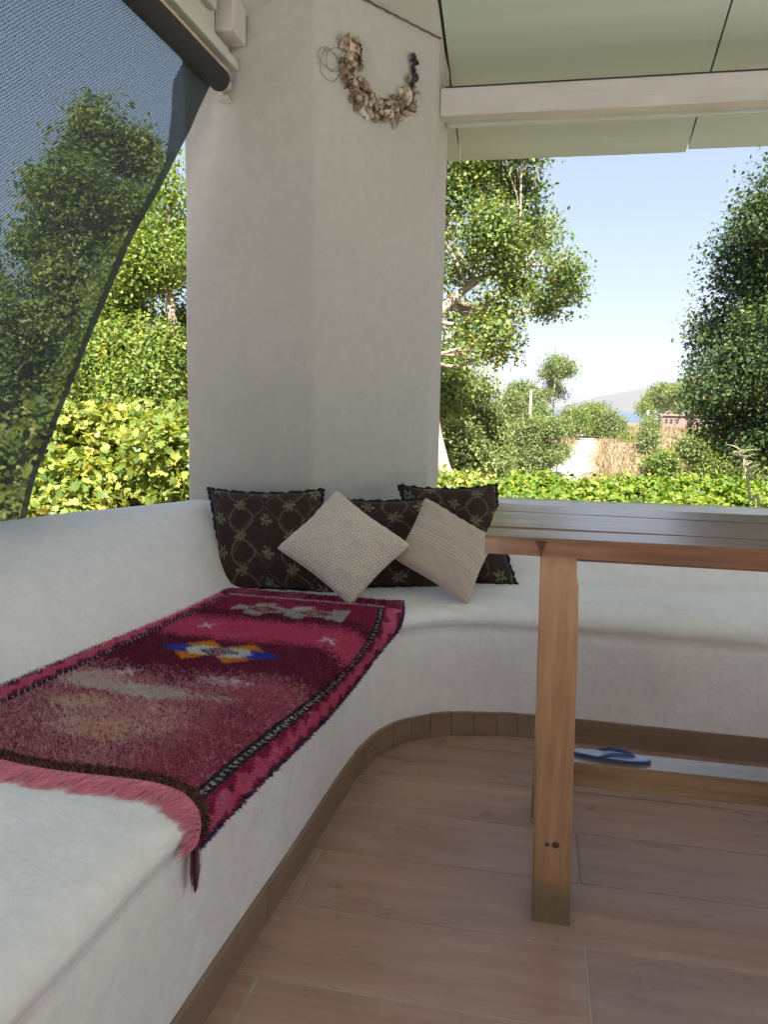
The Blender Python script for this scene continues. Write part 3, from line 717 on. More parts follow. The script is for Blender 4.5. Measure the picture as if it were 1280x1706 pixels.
rug = obj('rug', me); tag(rug, 'worn crimson and pink kilim rug with star medallion draped over the bench edge', 'rug')
# thickness skirt under the edge
ring = [i*nv for i in range(nu)] + [(nu-1)*nv+j for j in range(1, nv)] + [i*nv+nv-1 for i in range(nu-2, -1, -1)] + [j for j in range(nv-2, 0, -1)]
rv = top[ring]; rn = nr[ring]; K = len(ring)
Vr = np.r_[rv, rv-rn*.0085]; i = np.arange(K); j = (i+1) % K
make_edge = make_mesh('edge_binding', Vr, np.stack([i, j, j+K, i+K], -1), simple_mat('navy wool edge', (.02, .008, .03), (.05, .02, .07), 90, .95))
obj('edge_binding', make_edge, None).parent = rug
# pile
nt_ = 190000
u = rng.uniform(0, 1, nt_); v = rng.uniform(0, 1, nt_)**1.15
X, Y = rug_flat(u, v); b0, n0 = drape(X, Y, .0085)
cs = rug_color(u, v)
hh = rng.uniform(.0035, .0075, nt_); wdt = rng.uniform(.0008, .0016, nt_)
d1 = rng.normal(size=(nt_, 3)); d1 -= (d1*n0).sum(1)[:, None]*n0; d1 /= np.linalg.norm(d1, axis=1)[:, None]
lean = np.c_[rng.normal(.1, .5, nt_), rng.normal(-.55, .5, nt_), rng.normal(-.1, .3, nt_)]
tip = b0+n0*hh[:, None]+lean*(hh*.7)[:, None]
Vt = np.stack([b0-d1*wdt[:, None]-n0*.001, b0+d1*wdt[:, None]-n0*.001, tip], 1).reshape(-1, 3)
pile = obj('wool_pile', make_mesh('wool_pile', Vt, np.arange(nt_*3).reshape(-1, 3), RUGM, np.repeat(cs, 3, 0)), None); pile.parent = rug; tag(pile, kind='stuff')
# fringe at the near end
def strands(n, ufun, col_fun, length, seed, name, mat, spread=.006, hang=False):
    r_ = np.random.default_rng(seed); V = []; F = []; Cc = []
    for k in range(n):
        uu = ufun(r_, k)
        Ln = length*r_.uniform(.75, 1.15); seg_n = 6
        grp = math.floor(uu*64+.7*math.sin(uu*40))/64
        sk = .34+.25*math.sin(grp*57)
        pts_u = []
        for s_ in range(seg_n+1):
            t = s_/seg_n
            x_, y_ = rug_flat(np.array([uu]), np.array([0.0]))
            uc = grp+.011; xc, _ = rug_flat(np.array([uc]), np.array([0.0]))
            xx = x_[0]*(1-t*.18)+xc[0]*t*.18 - (sk+.25*math.sin(k*12.9))*Ln*t + r_.normal(0, .0008); yy = y_[0]-Ln*t*.92
            pts_u.append((xx, yy))
        A = np.array(pts_u); p3, n3 = drape(A[:, 0], A[:, 1], .0025)
        arch = np.sin(np.linspace(0, math.pi, seg_n+1))*r_.uniform(.001, .005)+np.linspace(.005, .0, seg_n+1)
        p3 = p3+n3*arch[:, None]
        wd = r_.uniform(.0005, .0010); c_ = col_fun(r_)
        b_ = len(V)
        for s_ in range(seg_n+1):
            t_ = p3[min(s_+1, seg_n)]-p3[max(s_-1, 0)]; sd_ = np.cross(t_, n3[s_]); sd_ /= (np.linalg.norm(sd_)+1e-9)
            ww = wd*(1-.6*s_/seg_n)
            V += [p3[s_]-sd_*ww, p3[s_]+sd_*ww, p3[s_]+n3[s_]*ww*1.4]; Cc += [c_]*3
        for s_ in range(seg_n):
            a = b_+s_*3
            F += [(a, a+3, a+5, a+2), (a+2, a+5, a+4, a+1)]
    o = obj(name, make_mesh(name, np.array(V), np.array(F), mat, np.array(Cc)), None); o.parent = rug; tag(o, kind='stuff'); return o
FRM = attr_mat('pink wool fringe', .85, .3, 500, .001, .3)
strands(2000, lambda r_, k: (k+r_.uniform(0, 1))/2000*.98, lambda r_: np.array((.80, .24, .31))*r_.uniform(.75, 1.25), .050, 5, 'fringe', FRM)
# dark tassel at the hanging corner
V = []; F = []; Cc = []
xx, yy = rug_flat(np.array([1.0]), np.array([0.0])); p, n_ = drape(xx, yy, .006); p = p[0]
for k in range(90):
    a = random.uniform(0, 6.28); r_ = random.uniform(0, .014); L1 = random.uniform(.03, .060)
    q0 = p+np.array((r_*math.cos(a)*.4, r_*math.sin(a), .012)); q1 = p+np.array((.004+r_*math.cos(a)*.5, -.004+r_*math.sin(a)*1.1-.006, -L1*.5)); q2 = p+np.array((.003+r_*math.cos(a)*.4, -.012+r_*math.sin(a)*.6, -L1))
    w0 = .0011; b_ = len(V); s_ = np.array((math.cos(a+1.5), math.sin(a+1.5), 0))*w0
    V += [q0-s_, q0+s_, q1-s_, q1+s_, q2-s_*.5, q2+s_*.5]; F += [(b_, b_+1, b_+3, b_+2), (b_+2, b_+3, b_+5, b_+4)]
    c_ = np.array(random.choice([(.10, .03, .035), (.20, .05, .07), (.05, .02, .03)])); Cc += [c_]*6
o = obj('corner_tassel', make_mesh('corner_tassel', np.array(V), F, FRM, np.array(Cc)), None); o.parent = rug

# ------------------------------------------------------------------ cushions
def cushion(name, c, U_, V_, T, pinch, mat, colfun, label, cat='cushion', group=None, n=110, disp=None, crumple=.004, seed=1, corner=.0):
    c, U_, V_ = map(np.array, (c, U_, V_)); Nn = np.cross(U_, V_); Nn = Nn/np.linalg.norm(Nn)
    if Nn[1] > 0: Nn = -Nn                       # face the camera side
    g_ = np.sin(np.linspace(-1, 1, n)*np.pi/2)*.5+np.linspace(-1, 1, n)*.5
    A, B = np.meshgrid(g_, g_, indexing='ij'); a, b = A.ravel(), B.ravel()
    pa = a*(1-pinch*(1-b*b)*np.abs(a)**1.5); pb = b*(1-pinch*(1-a*a)*np.abs(b)**1.5)
    rc = 1-corner*(a*a*b*b)**2; pa = pa*rc; pb = pb*rc
    prof_ = np.clip((1-a**2)*(1-b**2), 0, 1)**.42
    tt = T*prof_
    base = c+pa[:, None]*U_+pb[:, None]*V_
    P3_ = np.c_[a, b, 0*a]
    wr = vnoise(P3_, 4, seed)*crumple + vnoise(P3_, 11, seed+1)*crumple*.45
    edge_r = 1-np.clip((1-np.maximum(np.abs(a), np.abs(b)))/.25, 0, 1)
    wr = wr + edge_r*np.sin((np.arctan2(b, a))*26+seed)*crumple*.35
    dsp = disp(a, b) if disp is not None else 0
    front = base+Nn*(tt+wr*prof_**.5+dsp*np.minimum(1, prof_*3))[:, None]
    back = base-Nn*(tt*.8)[:, None]
    col = colfun(a, b, 0); colb = colfun(a, b, 1)
    V = np.r_[front, back]; F1 = grid_faces(n, n); F2 = F1[:, ::-1]+n*n
    # orientation
    if np.dot(np.cross(U_, V_), Nn) < 0: F1, F2 = F1[:, ::-1], F2[:, ::-1]
    me = make_mesh(name, V, np.r_[F1, F2], mat, np.r_[col, colb])
    o = obj(name, me); tag(o, label, cat, group)
    rim = [(i, 0) for i in range(n)]+[(n-1, j) for j in range(1, n)]+[(i, n-1) for i in range(n-2, -1, -1)]+[(0, j) for j in range(n-2, 0, -1)]
    rp = np.array([base[i*n+j] for i, j in rim])
    return o, rp, Nn
DARKM = attr_mat('dark brocade', .7, .35, 500, .0012, .1)
def brocade(seed, rot=0.0, sx=3.1, sy=2.2, ox=0, oy=0):
    def f(a, b, side):
        r_ = np.random.default_rng(seed+side)
        a2 = a*math.cos(rot)-b*math.sin(rot)+ox; b2 = a*math.sin(rot)+b*math.cos(rot)+oy
        C = np.tile(np.array((.038, .020, .016)), (len(a), 1))*r_.uniform(.7, 1.35, len(a))[:, None]
        x = a2*sx; y = b2*sy
        gold = np.array((.17, .125, .075)); sage = np.array((.20, .20, .11))
        def lat(ph, w):
            g1 = ((x+.22*np.sin(y*6.28)+ph) % 1.0)-.5; return np.abs(g1) < w
        # ogee lattice from two mirrored waves
        s1 = np.sin(y*np.pi)*.5
        x = x+.05*np.sin(b2*9+1)+.03*np.sin(a2*17); y = y+.06*np.sin(a2*8)
        l1 = np.abs(((x-s1) % 2)-1) < .032; l2 = np.abs(((x+s1) % 2)-1) < .032
        l3 = np.abs(((x*.5+y*.5) % 1)-.5) < .016; l4 = np.abs(((x*.5-y*.5) % 1)-.5) < .016
        k = (l1 | l2); C[k] = gold*.9; C[(l3 | l4) & (r_.uniform(0, 1, len(a)) < .75)] = gold*.6
        # small flowers at lattice cells
        for ox_, oy_, col_ in ((0, .5, sage), (1, 0, sage*.9), (0, -.5+2, sage)):
            fx = ((x-ox_+1) % 2)-1; fy = ((y-oy_+.5) % 1)-.5
            rr = np.hypot(fx*.9, fy*1.15); th = np.arctan2(fy, fx)
            m1 = (rr < .17+.09*np.cos(th*6)) & (rr > .05); C[m1] = (col_*r_.uniform(.55, 1.15, len(a))[:, None])[m1]
        C *= r_.uniform(.8, 1.2, len(a))[:, None]
        return C
    return f
def ruffle(o, rp, Nn, mat, r0=.006, seed=0):
    c = rp.mean(0); rp2 = rp[::2]
    d = rp2-c; ph = np.linspace(0, 1, len(rp2))
    wob = np.sin(ph*60*3.1+seed)*.0035
    pts = rp2 + d/np.linalg.norm(d, axis=1)[:, None]*(.004+wob[:, None]*.4) + Nn*wob[:, None]
    # straight closed tube
    mb = MB(); P_ = [Vector(q) for q in pts]+[Vector(pts[0])]
    mb.tube(P_, [r0*(1+.35*math.sin(i*1.7)) for i in range(len(P_))], 6, cap=False)
    e = obj('piping', make_mesh('piping', mb.V, mb.F, mat), None); e.parent = o
PIPE = simple_mat('black fringe piping', (.008, .007, .012), (.020, .016, .022), 200, .9, .8, 500, bdist=.004)
o, rp, Nn = cushion('dark_cushion', (-.852, 2.405, .548), (.192, .020, .004), (-.040, .066, .158), .062, .10, DARKM, brocade(1, .03, 2.3, 1.55), 'dark brown brocade cushion with gold lattice, leaning at the wall end of the bench', 'cushion', 'dark brocade cushions in the corner', seed=3)
ruffle(o, rp, Nn, PIPE, .006, 1)
o, rp, Nn = cushion('dark_cushion', (-.495, 2.535, .535), (.165, .058, .001), (-.020, .064, .142), .058, .08, DARKM, brocade(5, -.05, 1.9, 1.5, .3, .2), 'dark brocade cushion half hidden between the cream and the striped cushion', 'cushion', 'dark brocade cushions in the corner', seed=8)
ruffle(o, rp, Nn, PIPE, .006, 2)
o, rp, Nn = cushion('dark_cushion', (-.268, 2.690, .552), (.168, .040, .004), (-.046, .092, .160), .058, .10, DARKM, brocade(9, .2, 2.1, 1.6, .1, .4), 'dark brocade cushion at the right, its lower corner showing under the table end', 'cushion', 'dark brocade cushions in the corner', seed=12)
ruffle(o, rp, Nn, PIPE, .007, 3)
CREAM = attr_mat('cream waffle knit', .95, .5, 420, .002, .3)
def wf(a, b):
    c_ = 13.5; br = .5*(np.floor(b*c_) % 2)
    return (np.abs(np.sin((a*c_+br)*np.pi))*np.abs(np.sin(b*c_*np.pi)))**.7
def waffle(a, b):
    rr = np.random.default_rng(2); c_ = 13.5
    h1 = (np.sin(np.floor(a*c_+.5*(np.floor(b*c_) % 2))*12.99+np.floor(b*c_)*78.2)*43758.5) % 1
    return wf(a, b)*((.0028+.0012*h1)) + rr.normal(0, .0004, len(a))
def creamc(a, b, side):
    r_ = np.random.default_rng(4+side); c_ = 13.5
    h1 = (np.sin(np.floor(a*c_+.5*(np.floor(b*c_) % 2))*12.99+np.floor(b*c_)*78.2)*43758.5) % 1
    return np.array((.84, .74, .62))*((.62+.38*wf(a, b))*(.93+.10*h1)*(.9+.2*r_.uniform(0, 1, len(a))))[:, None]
# U,V of the diamonds are the half edges of the tilted square
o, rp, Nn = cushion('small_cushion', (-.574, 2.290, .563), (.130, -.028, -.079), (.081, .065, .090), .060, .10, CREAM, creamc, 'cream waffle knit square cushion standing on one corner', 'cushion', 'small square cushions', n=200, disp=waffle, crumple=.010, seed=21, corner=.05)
# taupe cushion with pintucks along its lower left
TAUPE = attr_mat('taupe linen', .85, .35, 600, .001, .15)
def tucks(a, b):
    h_ = np.zeros(len(a))
    for k in range(8):
        p0 = -.33+k*.088; h_ += .0042*np.exp(-((b-p0)/.016)**2)
    return h_
def taupec(a, b, side):
    r_ = np.random.default_rng(6+side)
    C = np.array((.54, .44, .36))*(.92+.16*r_.uniform(0, 1, len(a)))[:, None]
    if side == 0:
        k = np.zeros(len(a), bool)
        for q in range(8): k |= np.abs(b-(-.33+q*.088)) < .014
        C[k] = np.array((.72, .62, .54))
    return C
o, rp, Nn = cushion('small_cushion', (-.276, 2.440, .545), (.126, -.028, -.062), (.035, .092, .092), .056, .10, TAUPE, taupec, 'taupe square cushion with pintuck stripes tilted against the dark cushions', 'cushion', 'small square cushions', n=180, disp=tucks, crumple=.009, seed=27, corner=.05)

# ------------------------------------------------------------------ shell garland on the chamfered face
gar = empty('shell_garland', (-.62, 2.72, 2.1)); tag(gar, 'garland of brown and cream sea shells hanging in a curve on the pier', 'garland')
tB = Vector((.331, .46, 0)).normalized(); nB = Vector((.46, -.331, 0)).normalized(); oB = Vector((-.755, 2.56, 0))
def onB(t, z, off=0.0): p = oB+tB*t+nB*off; return Vector((p.x, p.y, z))
SH = [simple_mat('shell '+n_, c1, c2, 60, .4, .3, 90) for n_, c1, c2 in (('cream', (.50, .42, .32), (.64, .57, .47)), ('brown', (.16, .09, .055), (.33, .22, .14)), ('tan', (.34, .25, .17), (.48, .38, .28)), ('dark', (.012, .012, .022), (.035, .035, .055)))]
def shell_mesh(kind, mat):
    V = []; F = []
    if kind == 0:       # spiral snail: cone of rings
        n_ = 8; rings = [(0, .0006), (.15, .35), (.3, .62), (.42, .55), (.55, .95), (.7, .82), (.85, .98), (1.0, .55), (1.06, .1)]
        for z_, r_ in rings:
            for k in range(n_):
                a = 6.283*k/n_+z_*2; V.append((math.cos(a)*r_*.5*(1+.08*(k % 2)), math.sin(a)*r_*.42, z_-.5))
        for i in range(len(rings)-1):
            for k in range(n_): F.append((i*n_+k, i*n_+(k+1) % n_, (i+1)*n_+(k+1) % n_, (i+1)*n_+k))
        F.append(tuple(range(n_))[::-1]); F.append(tuple((len(rings)-1)*n_+k for k in range(n_)))
    else:               # scallop / clam half
        nr_, na_ = 4, 11
        V.append((0, 0, -.5))
        for i in range(1, nr_+1):
            r_ = i/nr_
            for k in range(na_):
                a = -1.15+2.3*k/(na_-1); rib = .05*(k % 2)*r_
                V.append((math.sin(a)*r_*.85, (.34*math.sin(math.pi*min(1, r_*.9))+rib)-.1*r_, -.5+math.cos(a)*r_))
        for k in range(na_-1): F.append((0, 1+k, 2+k))
        for i in range(nr_-1):
            for k in range(na_-1): a = 1+i*na_+k; F.append((a, a+na_, a+na_+1, a+1))
        b = len(V); V2 = [(x, y-.07, z) for x, y, z in V]; V += V2; F += [tuple(b+q for q in f)[::-1] for f in list(F)]
    return make_mesh('shell', V, F, mat)
SM = [[shell_mesh(k, mt) for k in (0, 1)] for mt in SH]
curve = catmull([(.10, 2.165), (.15, 2.165), (.165, 2.125), (.115, 2.098), (.122, 2.07), (.145, 2.045), (.17, 2.022), (.21, 2.006), (.26, 2.0), (.315, 2.008), (.36, 2.03), (.40, 2.065), (.425, 2.105)], 8)
random.seed(11)
for i in range(190):
    p = curve[int(i/190*(len(curve)-1))]; wide = .014 + .024*min(1, max(0, (i-60)/40))*(1 if i < 170 else .7)
    t, z = p[0]+random.uniform(-1, 1)*wide, p[1]+random.uniform(-1, 1)*wide*1.1
    mi = random.choice((0, 0, 1, 2, 2, 1)); me = SM[mi][random.choice((0, 1, 1))]
    s_ = random.uniform(.017, .033)
    o = bpy.data.objects.new('shell', me); COL.objects.link(o); o.parent = gar
    o.location = onB(t, z, random.uniform(.006, .022))-gar.location; o.rotation_euler = (random.uniform(0, 6.28), random.uniform(0, 6.28), random.uniform(0, 6.28)); o.scale = (s_, s_, s_)
for i in range(16):
    t = .425+.035*(i/16)*random.uniform(.5, 1.2)-.0; z = 2.115+.105*i/16
    if i > 6: t = .425+random.uniform(-.006, .012)
    o = bpy.data.objects.new('shell', SM[3][i % 2]); COL.objects.link(o); o.parent = gar
    o.location = onB(t+random.uniform(-.008, .008), z, .012)-gar.location; o.rotation_euler = (random.uniform(0, 6), random.uniform(0, 6), random.uniform(0, 6)); s_ = random.uniform(.016, .026); o.scale = (s_,)*3
pts = [onB(c_[0], c_[1], .006) for c_ in curve[::2]]; MB().tube(pts, .0016, 6).build('string', SH[1], gar)
WIRE = simple_mat('thin wire', (.14, .135, .12), (.22, .21, .18), 30, .4)
for (ct, cz, r1, r2, ph) in ((.052, 2.075, .040, .048, 0), (.075, 2.10, .045, .032, .7), (.045, 2.095, .03, .04, 1.4)):
    MB().tube([onB(ct+r1*math.cos(a)*math.cos(ph)-r2*math.sin(a)*math.sin(ph), cz+r2*math.sin(a)*math.cos(ph)+r1*math.cos(a)*math.sin(ph), .008+.004*math.sin(3*a)) for a in np.linspace(0, 6.0, 26)], .0011, 5).build('wire_loop', WIRE, gar)
# bearings measured in metres from the terrace: (x, y, z, radius) of the foliage masses
SPEC = {'T9': ([(-1.07, 11.55, 4.15, 0.4), (-0.51, 12.13, 4.18, 0.36), (-0.66, 10.83, 3.26, 0.5), (-0.22, 12.17, 3.53, 0.37), (0.19, 11.49, 2.77, 0.34), (-0.34, 11.12, 2.64, 0.35), (-1.08, 12.07, 3.18, 0.21), (-0.62, 10.74, 2.02, 0.18), (-1.21, 11.85, 4.77, 0.68), (-1.85, 11.63, 3.95, 0.72), (0.25, 11.03, 2.97, 0.16), (-0.04, 12.17, 2.53, 0.21), (-0.42, 11.41, 4.64, 0.4), (-1.0, 11.13, 2.08, 0.21), (-1.3, 11.81, 2.36, 0.24), (-0.71, 10.62, 1.84, 0.21), (-0.61, 11.75, 1.84, 0.16), (-1.27, 11.37, 2.93, 0.24), (-0.63, 10.9, 2.34, 0.27), (0.36, 12.28, 2.55, 0.13), (-2.23, 10.84, 4.38, 0.88), (-2.3, 11.28, 3.3, 0.8)], [(-1.13, 10.89, -0.42), (-1.33, 10.94, 0.2), (-1.48, 11.0, 0.78), (-1.6, 11.09, 1.62), (-1.59, 11.16, 2.08), (-1.28, 11.27, 2.47), (-0.92, 11.39, 2.77), (-0.35, 11.53, 2.99)]), 'TR': ([(3.51, 13.35, 3.25, 0.83), (3.06, 13.7, 2.76, 0.54), (3.45, 12.39, 1.74, 1.05), (2.95, 13.6, 1.62, 0.48), (3.18, 12.81, 0.78, 0.63), (3.79, 13.11, 3.99, 0.88), (2.61, 13.75, 2.25, 0.25), (2.42, 12.21, 1.34, 0.26), (2.88, 13.51, 3.47, 0.35), (2.82, 13.17, 0.95, 0.39), (3.03, 12.66, 3.73, 0.39), (4.51, 14.17, 2.62, 1.32), (3.78, 12.67, 0.71, 0.79), (4.49, 13.53, 4.24, 1.14)], [(4.32, 12.97, -0.57), (4.26, 13.09, 0.34), (4.12, 13.27, 1.8), (3.96, 13.43, 3.17)]), 'YL': ([(-3.37, 5.04, 0.54, 0.33), (-3.07, 5.34, 0.59, 0.33), (-2.41, 4.88, 0.58, 0.31), (-3.32, 5.36, 0.81, 0.17), (-3.38, 5.01, 0.77, 0.17), (-2.57, 5.04, 0.79, 0.15), (-3.96, 5.23, 0.37, 0.37), (-3.9, 4.61, 0.46, 0.37), (-2.36, 5.35, 0.51, 0.29), (-2.96, 5.28, 0.75, 0.15), (-3.05, 4.74, 0.24, 0.37), (-2.82, 5.41, 0.12, 0.37), (-3.65, 4.73, 0.0, 0.41)],), 'L2': ([(-4.53, 8.59, 2.54, 0.34), (-4.45, 9.05, 3.03, 0.18), (-4.09, 8.22, 3.22, 0.13), (-5.08, 8.85, 2.03, 0.3), (-4.32, 8.39, 1.51, 0.38), (-4.76, 8.09, 1.42, 0.34), (-4.33, 9.08, 1.98, 0.17), (-4.32, 7.93, 1.06, 0.36), (-4.04, 8.69, 1.25, 0.3), (-5.23, 8.46, 1.09, 0.33), (-3.62, 8.27, 2.6, 0.33), (-3.96, 9.12, 1.77, 0.33), (-4.14, 8.54, 3.6, 0.08)], [(-3.81, 8.29, -0.6), (-3.93, 8.4, 0.35), (-4.06, 8.49, 1.18), (-4.23, 8.57, 2.0), (-4.3, 8.65, 2.68), (-4.27, 8.76, 3.37)]), 'L3': ([(-7.0, 11.54, 5.0, 0.46), (-6.65, 12.09, 4.89, 0.42), (-6.79, 10.69, 3.94, 0.53), (-6.79, 12.01, 3.91, 0.66), (-7.61, 11.06, 3.36, 0.44), (-6.84, 10.85, 2.7, 0.75), (-6.52, 12.33, 4.91, 0.3), (-7.43, 10.36, 1.95, 0.7), (-8.79, 11.12, 2.76, 0.44), (-7.26, 11.27, 1.48, 0.79), (-7.72, 10.16, 0.99, 0.7), (-6.9, 11.95, 2.77, 0.53), (-8.45, 10.34, 1.16, 0.7), (-7.59, 11.16, 4.25, 0.22)], [(-6.88, 10.69, -1.18), (-6.96, 10.85, 0.1), (-7.1, 11.03, 1.56), (-6.99, 11.25, 2.94), (-6.86, 11.44, 4.13)]), 'L4': ([(-11.29, 15.2, 0.48, 0.69), (-10.95, 16.0, 0.61, 0.63), (-9.04, 14.61, 0.54, 0.69), (-9.14, 16.48, 0.64, 0.69), (-7.75, 15.74, 0.68, 0.69), (-6.83, 15.53, 0.58, 0.69), (-12.9, 15.91, 0.56, 0.81), (-12.39, 14.07, 0.59, 0.81)],), 'S1': ([(-2.07, 20.21, 1.31, 0.57), (-1.57, 21.04, 0.54, 0.57), (-2.11, 18.83, 0.28, 0.61), (-1.11, 21.2, 0.02, 0.35), (-2.45, 20.0, 1.82, 0.38), (-1.5, 19.67, 1.38, 0.3), (-2.89, 21.19, 0.91, 0.81), (-1.68, 18.98, -0.22, 0.61), (-1.03, 20.59, -0.45, 0.35), (-1.33, 20.78, 0.94, 0.27)], [(-1.86, 19.84, -1.66), (-1.95, 20.01, -0.29), (-2.14, 20.19, 1.23)]), 'S1b': ([(-1.93, 16.21, 1.91, 0.28), (-1.77, 16.96, 2.27, 0.15), (-1.9, 15.13, 1.17, 0.43), (-1.39, 17.1, 1.87, 0.12), (-2.2, 15.95, 1.65, 0.54)], [(-1.99, 15.77, -1.14), (-1.98, 15.99, 0.45), (-1.97, 16.2, 1.91)]), 'S2': ([(1.15, 62.41, 4.23, 0.97), (0.66, 64.74, 3.68, 0.73), (1.73, 58.77, 3.75, 0.57), (0.91, 65.07, 2.6, 0.57), (0.13, 61.23, 1.82, 0.57), (1.43, 60.17, 2.05, 0.32)], [(1.05, 61.6, -1.35), (0.97, 61.84, 0.47), (0.99, 62.17, 2.76), (1.16, 62.4, 4.14)]), 'S3': ([(-1.42, 56.44, 1.94, 0.89), (-0.72, 58.8, 1.42, 0.74), (-1.82, 52.89, 1.28, 0.67), (-1.11, 58.98, 0.45, 0.89), (-0.03, 55.92, 0.5, 0.74), (-2.03, 54.29, 0.47, 0.6)], [(-1.09, 56.0, -1.62), (-1.17, 56.22, 0.05), (-1.34, 56.46, 1.94)]), 'S4': [[(-0.28, 40.94, -0.13, 0.65), (0.16, 42.72, 0.05, 0.43)], [(0.77, 41.15, -0.11, 0.41), (1.2, 42.93, 0.14, 0.32)], [(-1.18, 40.74, -0.3, 0.81), (-1.67, 42.21, -1.0, 0.7)], [(-0.54, 40.76, -1.05, 0.65), (0.22, 42.56, -1.12, 0.49)]], 'S5': [[(4.77, 78.03, 0.53, 0.91), (5.83, 81.42, 0.89, 0.71), (3.59, 73.16, 0.33, 0.61)], [(6.5, 78.28, -0.12, 0.81), (7.66, 81.58, -0.5, 0.61)], [(6.56, 78.09, -1.55, 0.51), (7.73, 81.39, -1.93, 0.56), (7.85, 73.67, -1.95, 0.46)], [(3.07, 77.68, 0.38, 0.71), (2.64, 80.63, -0.25, 0.61)]], 'S6': [[(8.53, 65.26, -0.42, 0.5), (8.94, 68.01, 0.21, 0.38), (8.05, 61.28, -0.92, 0.5)]], 'S7': ([(18.32, 125.31, 3.19, 1.92), (16.98, 129.84, 2.3, 1.28), (19.47, 118.3, 3.36, 1.6), (23.62, 132.02, 2.45, 1.44), (23.68, 124.82, 1.33, 1.28), (14.99, 120.43, 0.97, 0.96), (20.41, 132.5, 1.44, 1.6)], [(19.61, 124.9, -1.46), (19.35, 125.1, 0.33), (18.51, 125.32, 3.01)]), 'S8': [[(5.32, 29.66, -0.38, 0.34), (5.85, 30.98, -0.03, 0.3)], [(5.98, 29.73, -0.73, 0.64), (6.75, 31.11, -0.34, 0.57)], [(4.5, 29.43, -0.87, 0.38), (4.25, 30.51, -1.13, 0.3)], [(7.16, 29.9, -1.24, 0.76), (7.98, 31.28, -0.87, 0.57)]], 'H': [[(-0.8, 7.56, 0.28, 0.19), (-0.63, 7.9, 0.2, 0.21), (-0.67, 7.09, 0.1, 0.25)], [(-0.34, 7.64, 0.2, 0.2), (-0.15, 8.0, 0.25, 0.17), (-0.23, 7.17, 0.06, 0.28)], [(0.06, 7.73, 0.29, 0.2), (0.3, 8.08, 0.2, 0.2), (0.2, 7.26, 0.07, 0.28)], [(0.55, 7.82, 0.22, 0.21), (0.78, 8.18, 0.23, 0.18), (0.63, 7.34, 0.05, 0.28)], [(1.01, 7.9, 0.21, 0.21), (1.25, 8.27, 0.22, 0.18), (1.06, 7.42, 0.03, 0.28)], [(1.46, 8.0, 0.24, 0.21), (1.76, 8.37, 0.18, 0.2), (1.5, 7.51, 0.04, 0.28)], [(1.89, 8.08, 0.23, 0.21), (2.24, 8.46, 0.18, 0.21), (2.24, 7.68, 0.22, 0.25)], [(-1.18, 7.48, 0.27, 0.25), (-1.04, 7.81, 0.15, 0.25)]], 'PP': [(1.29, 4.89, 0.32), (1.24, 4.9, 0.48), (1.22, 4.92, 0.6), (1.19, 4.93, 0.72), (1.17, 4.93, 0.77)], 'path': [(4.4, 87.92, 5.57, 88.47), (4.02, 82.32, 5.36, 82.94), (3.49, 70.7, 4.85, 71.29), (2.58, 61.75, 4.37, 62.46), (1.32, 55.03, 3.45, 55.82), (-0.59, 48.14, 3.38, 49.55), (-2.2, 38.79, 1.92, 40.45)]}
# ------------------------------------------------------------------ exterior: terrain, path, sea, far hill
def terr(x, y):
    base = np.interp(np.maximum(y, 0), [0, 12, 28, 45, 100, 130, 240, 300], [-1.5, -1.7, -2.7, -2.6, -1.1, -1.15, -3.4, -4])
    x = np.asarray(x, float); y = np.asarray(y, float)
    amp = np.interp(np.hypot(x, y), [0, 15, 60, 200], [0, .06, .22, .3])
    return base + amp*(np.sin(x*.21+y*.13)+np.sin(x*.09-y*.17+1)+.5*np.sin(x*.5+y*.43))*.45 - .12
gx = np.r_[np.linspace(-400, -60, 24)[:-1], np.linspace(-60, 60, 121), np.linspace(60, 500, 28)[1:]]
gy = np.r_[np.linspace(-60, 0, 8)[:-1], np.linspace(0, 160, 161), np.linspace(160, 320, 18)[1:]]
GX, GY = np.meshgrid(gx, gy, indexing='ij'); V = np.stack([GX.ravel(), GY.ravel(), terr(GX.ravel(), GY.ravel())], -1)
inside = (np.abs(V[:, 0]) < 3.2) & (V[:, 1] > -3) & (V[:, 1] < 3.4)
def ground_mat():
    m_, nt, b, o = new_mat('dry ground')
    n1 = noise(nt, .16, 8, .65); r1 = ramp(nt, [(.36, (.12, .115, .05)), (.5, (.21, .145, .085)), (.66, (.26, .19, .115))]); nt.links.new(n1.outputs['Fac'], r1.inputs[0])
    n2 = noise(nt, 2.2, 6, .7); r2 = ramp(nt, [(.3, (.6, .6, .55)), (.7, (1.15, 1.12, 1.1))]); nt.links.new(n2.outputs['Fac'], r2.inputs[0])
    mx = N(nt, 'MixRGB', blend_type='MULTIPLY'); mx.inputs[0].default_value = 1; nt.links.new(r1.outputs[0], mx.inputs[1]); nt.links.new(r2.outputs[0], mx.inputs[2])
    nt.links.new(mx.outputs[0], b.inputs['Base Color']); b.inputs['Roughness'].default_value = .95; return m_
g_ = obj('ground', make_mesh('ground', V, grid_faces(len(gx), len(gy)), ground_mat())); tag(g_, kind='structure')
PATHM = simple_mat('pale dirt path', (.25, .22, .18), (.32, .285, .245), .6, .95, .3, 4)
pp = []
pr = SPEC['path'][::-1]
for i in range(len(pr)-1):
    for k in range(6):
        t = k/6; a = [pr[i][q]*(1-t)+pr[i+1][q]*t for q in range(4)]; pp.append(a)
pp.append(list(pr[-1]))
V = []
for i, (xa, ya, xb, yb) in enumerate(pp):
    wob = .25*math.sin(i*1.9)
    for k in range(7):
        t = k/6; x = xa*(1-t)+xb*t+wob*(1 if k in (0, 6) else .3)*(1 if k else -1); y = ya*(1-t)+yb*t; V.append((x, y, float(terr(x, y))+.03))
po = obj('path', make_mesh('path', np.array(V), grid_faces(len(pp), 7), PATHM)); tag(po, kind='structure')
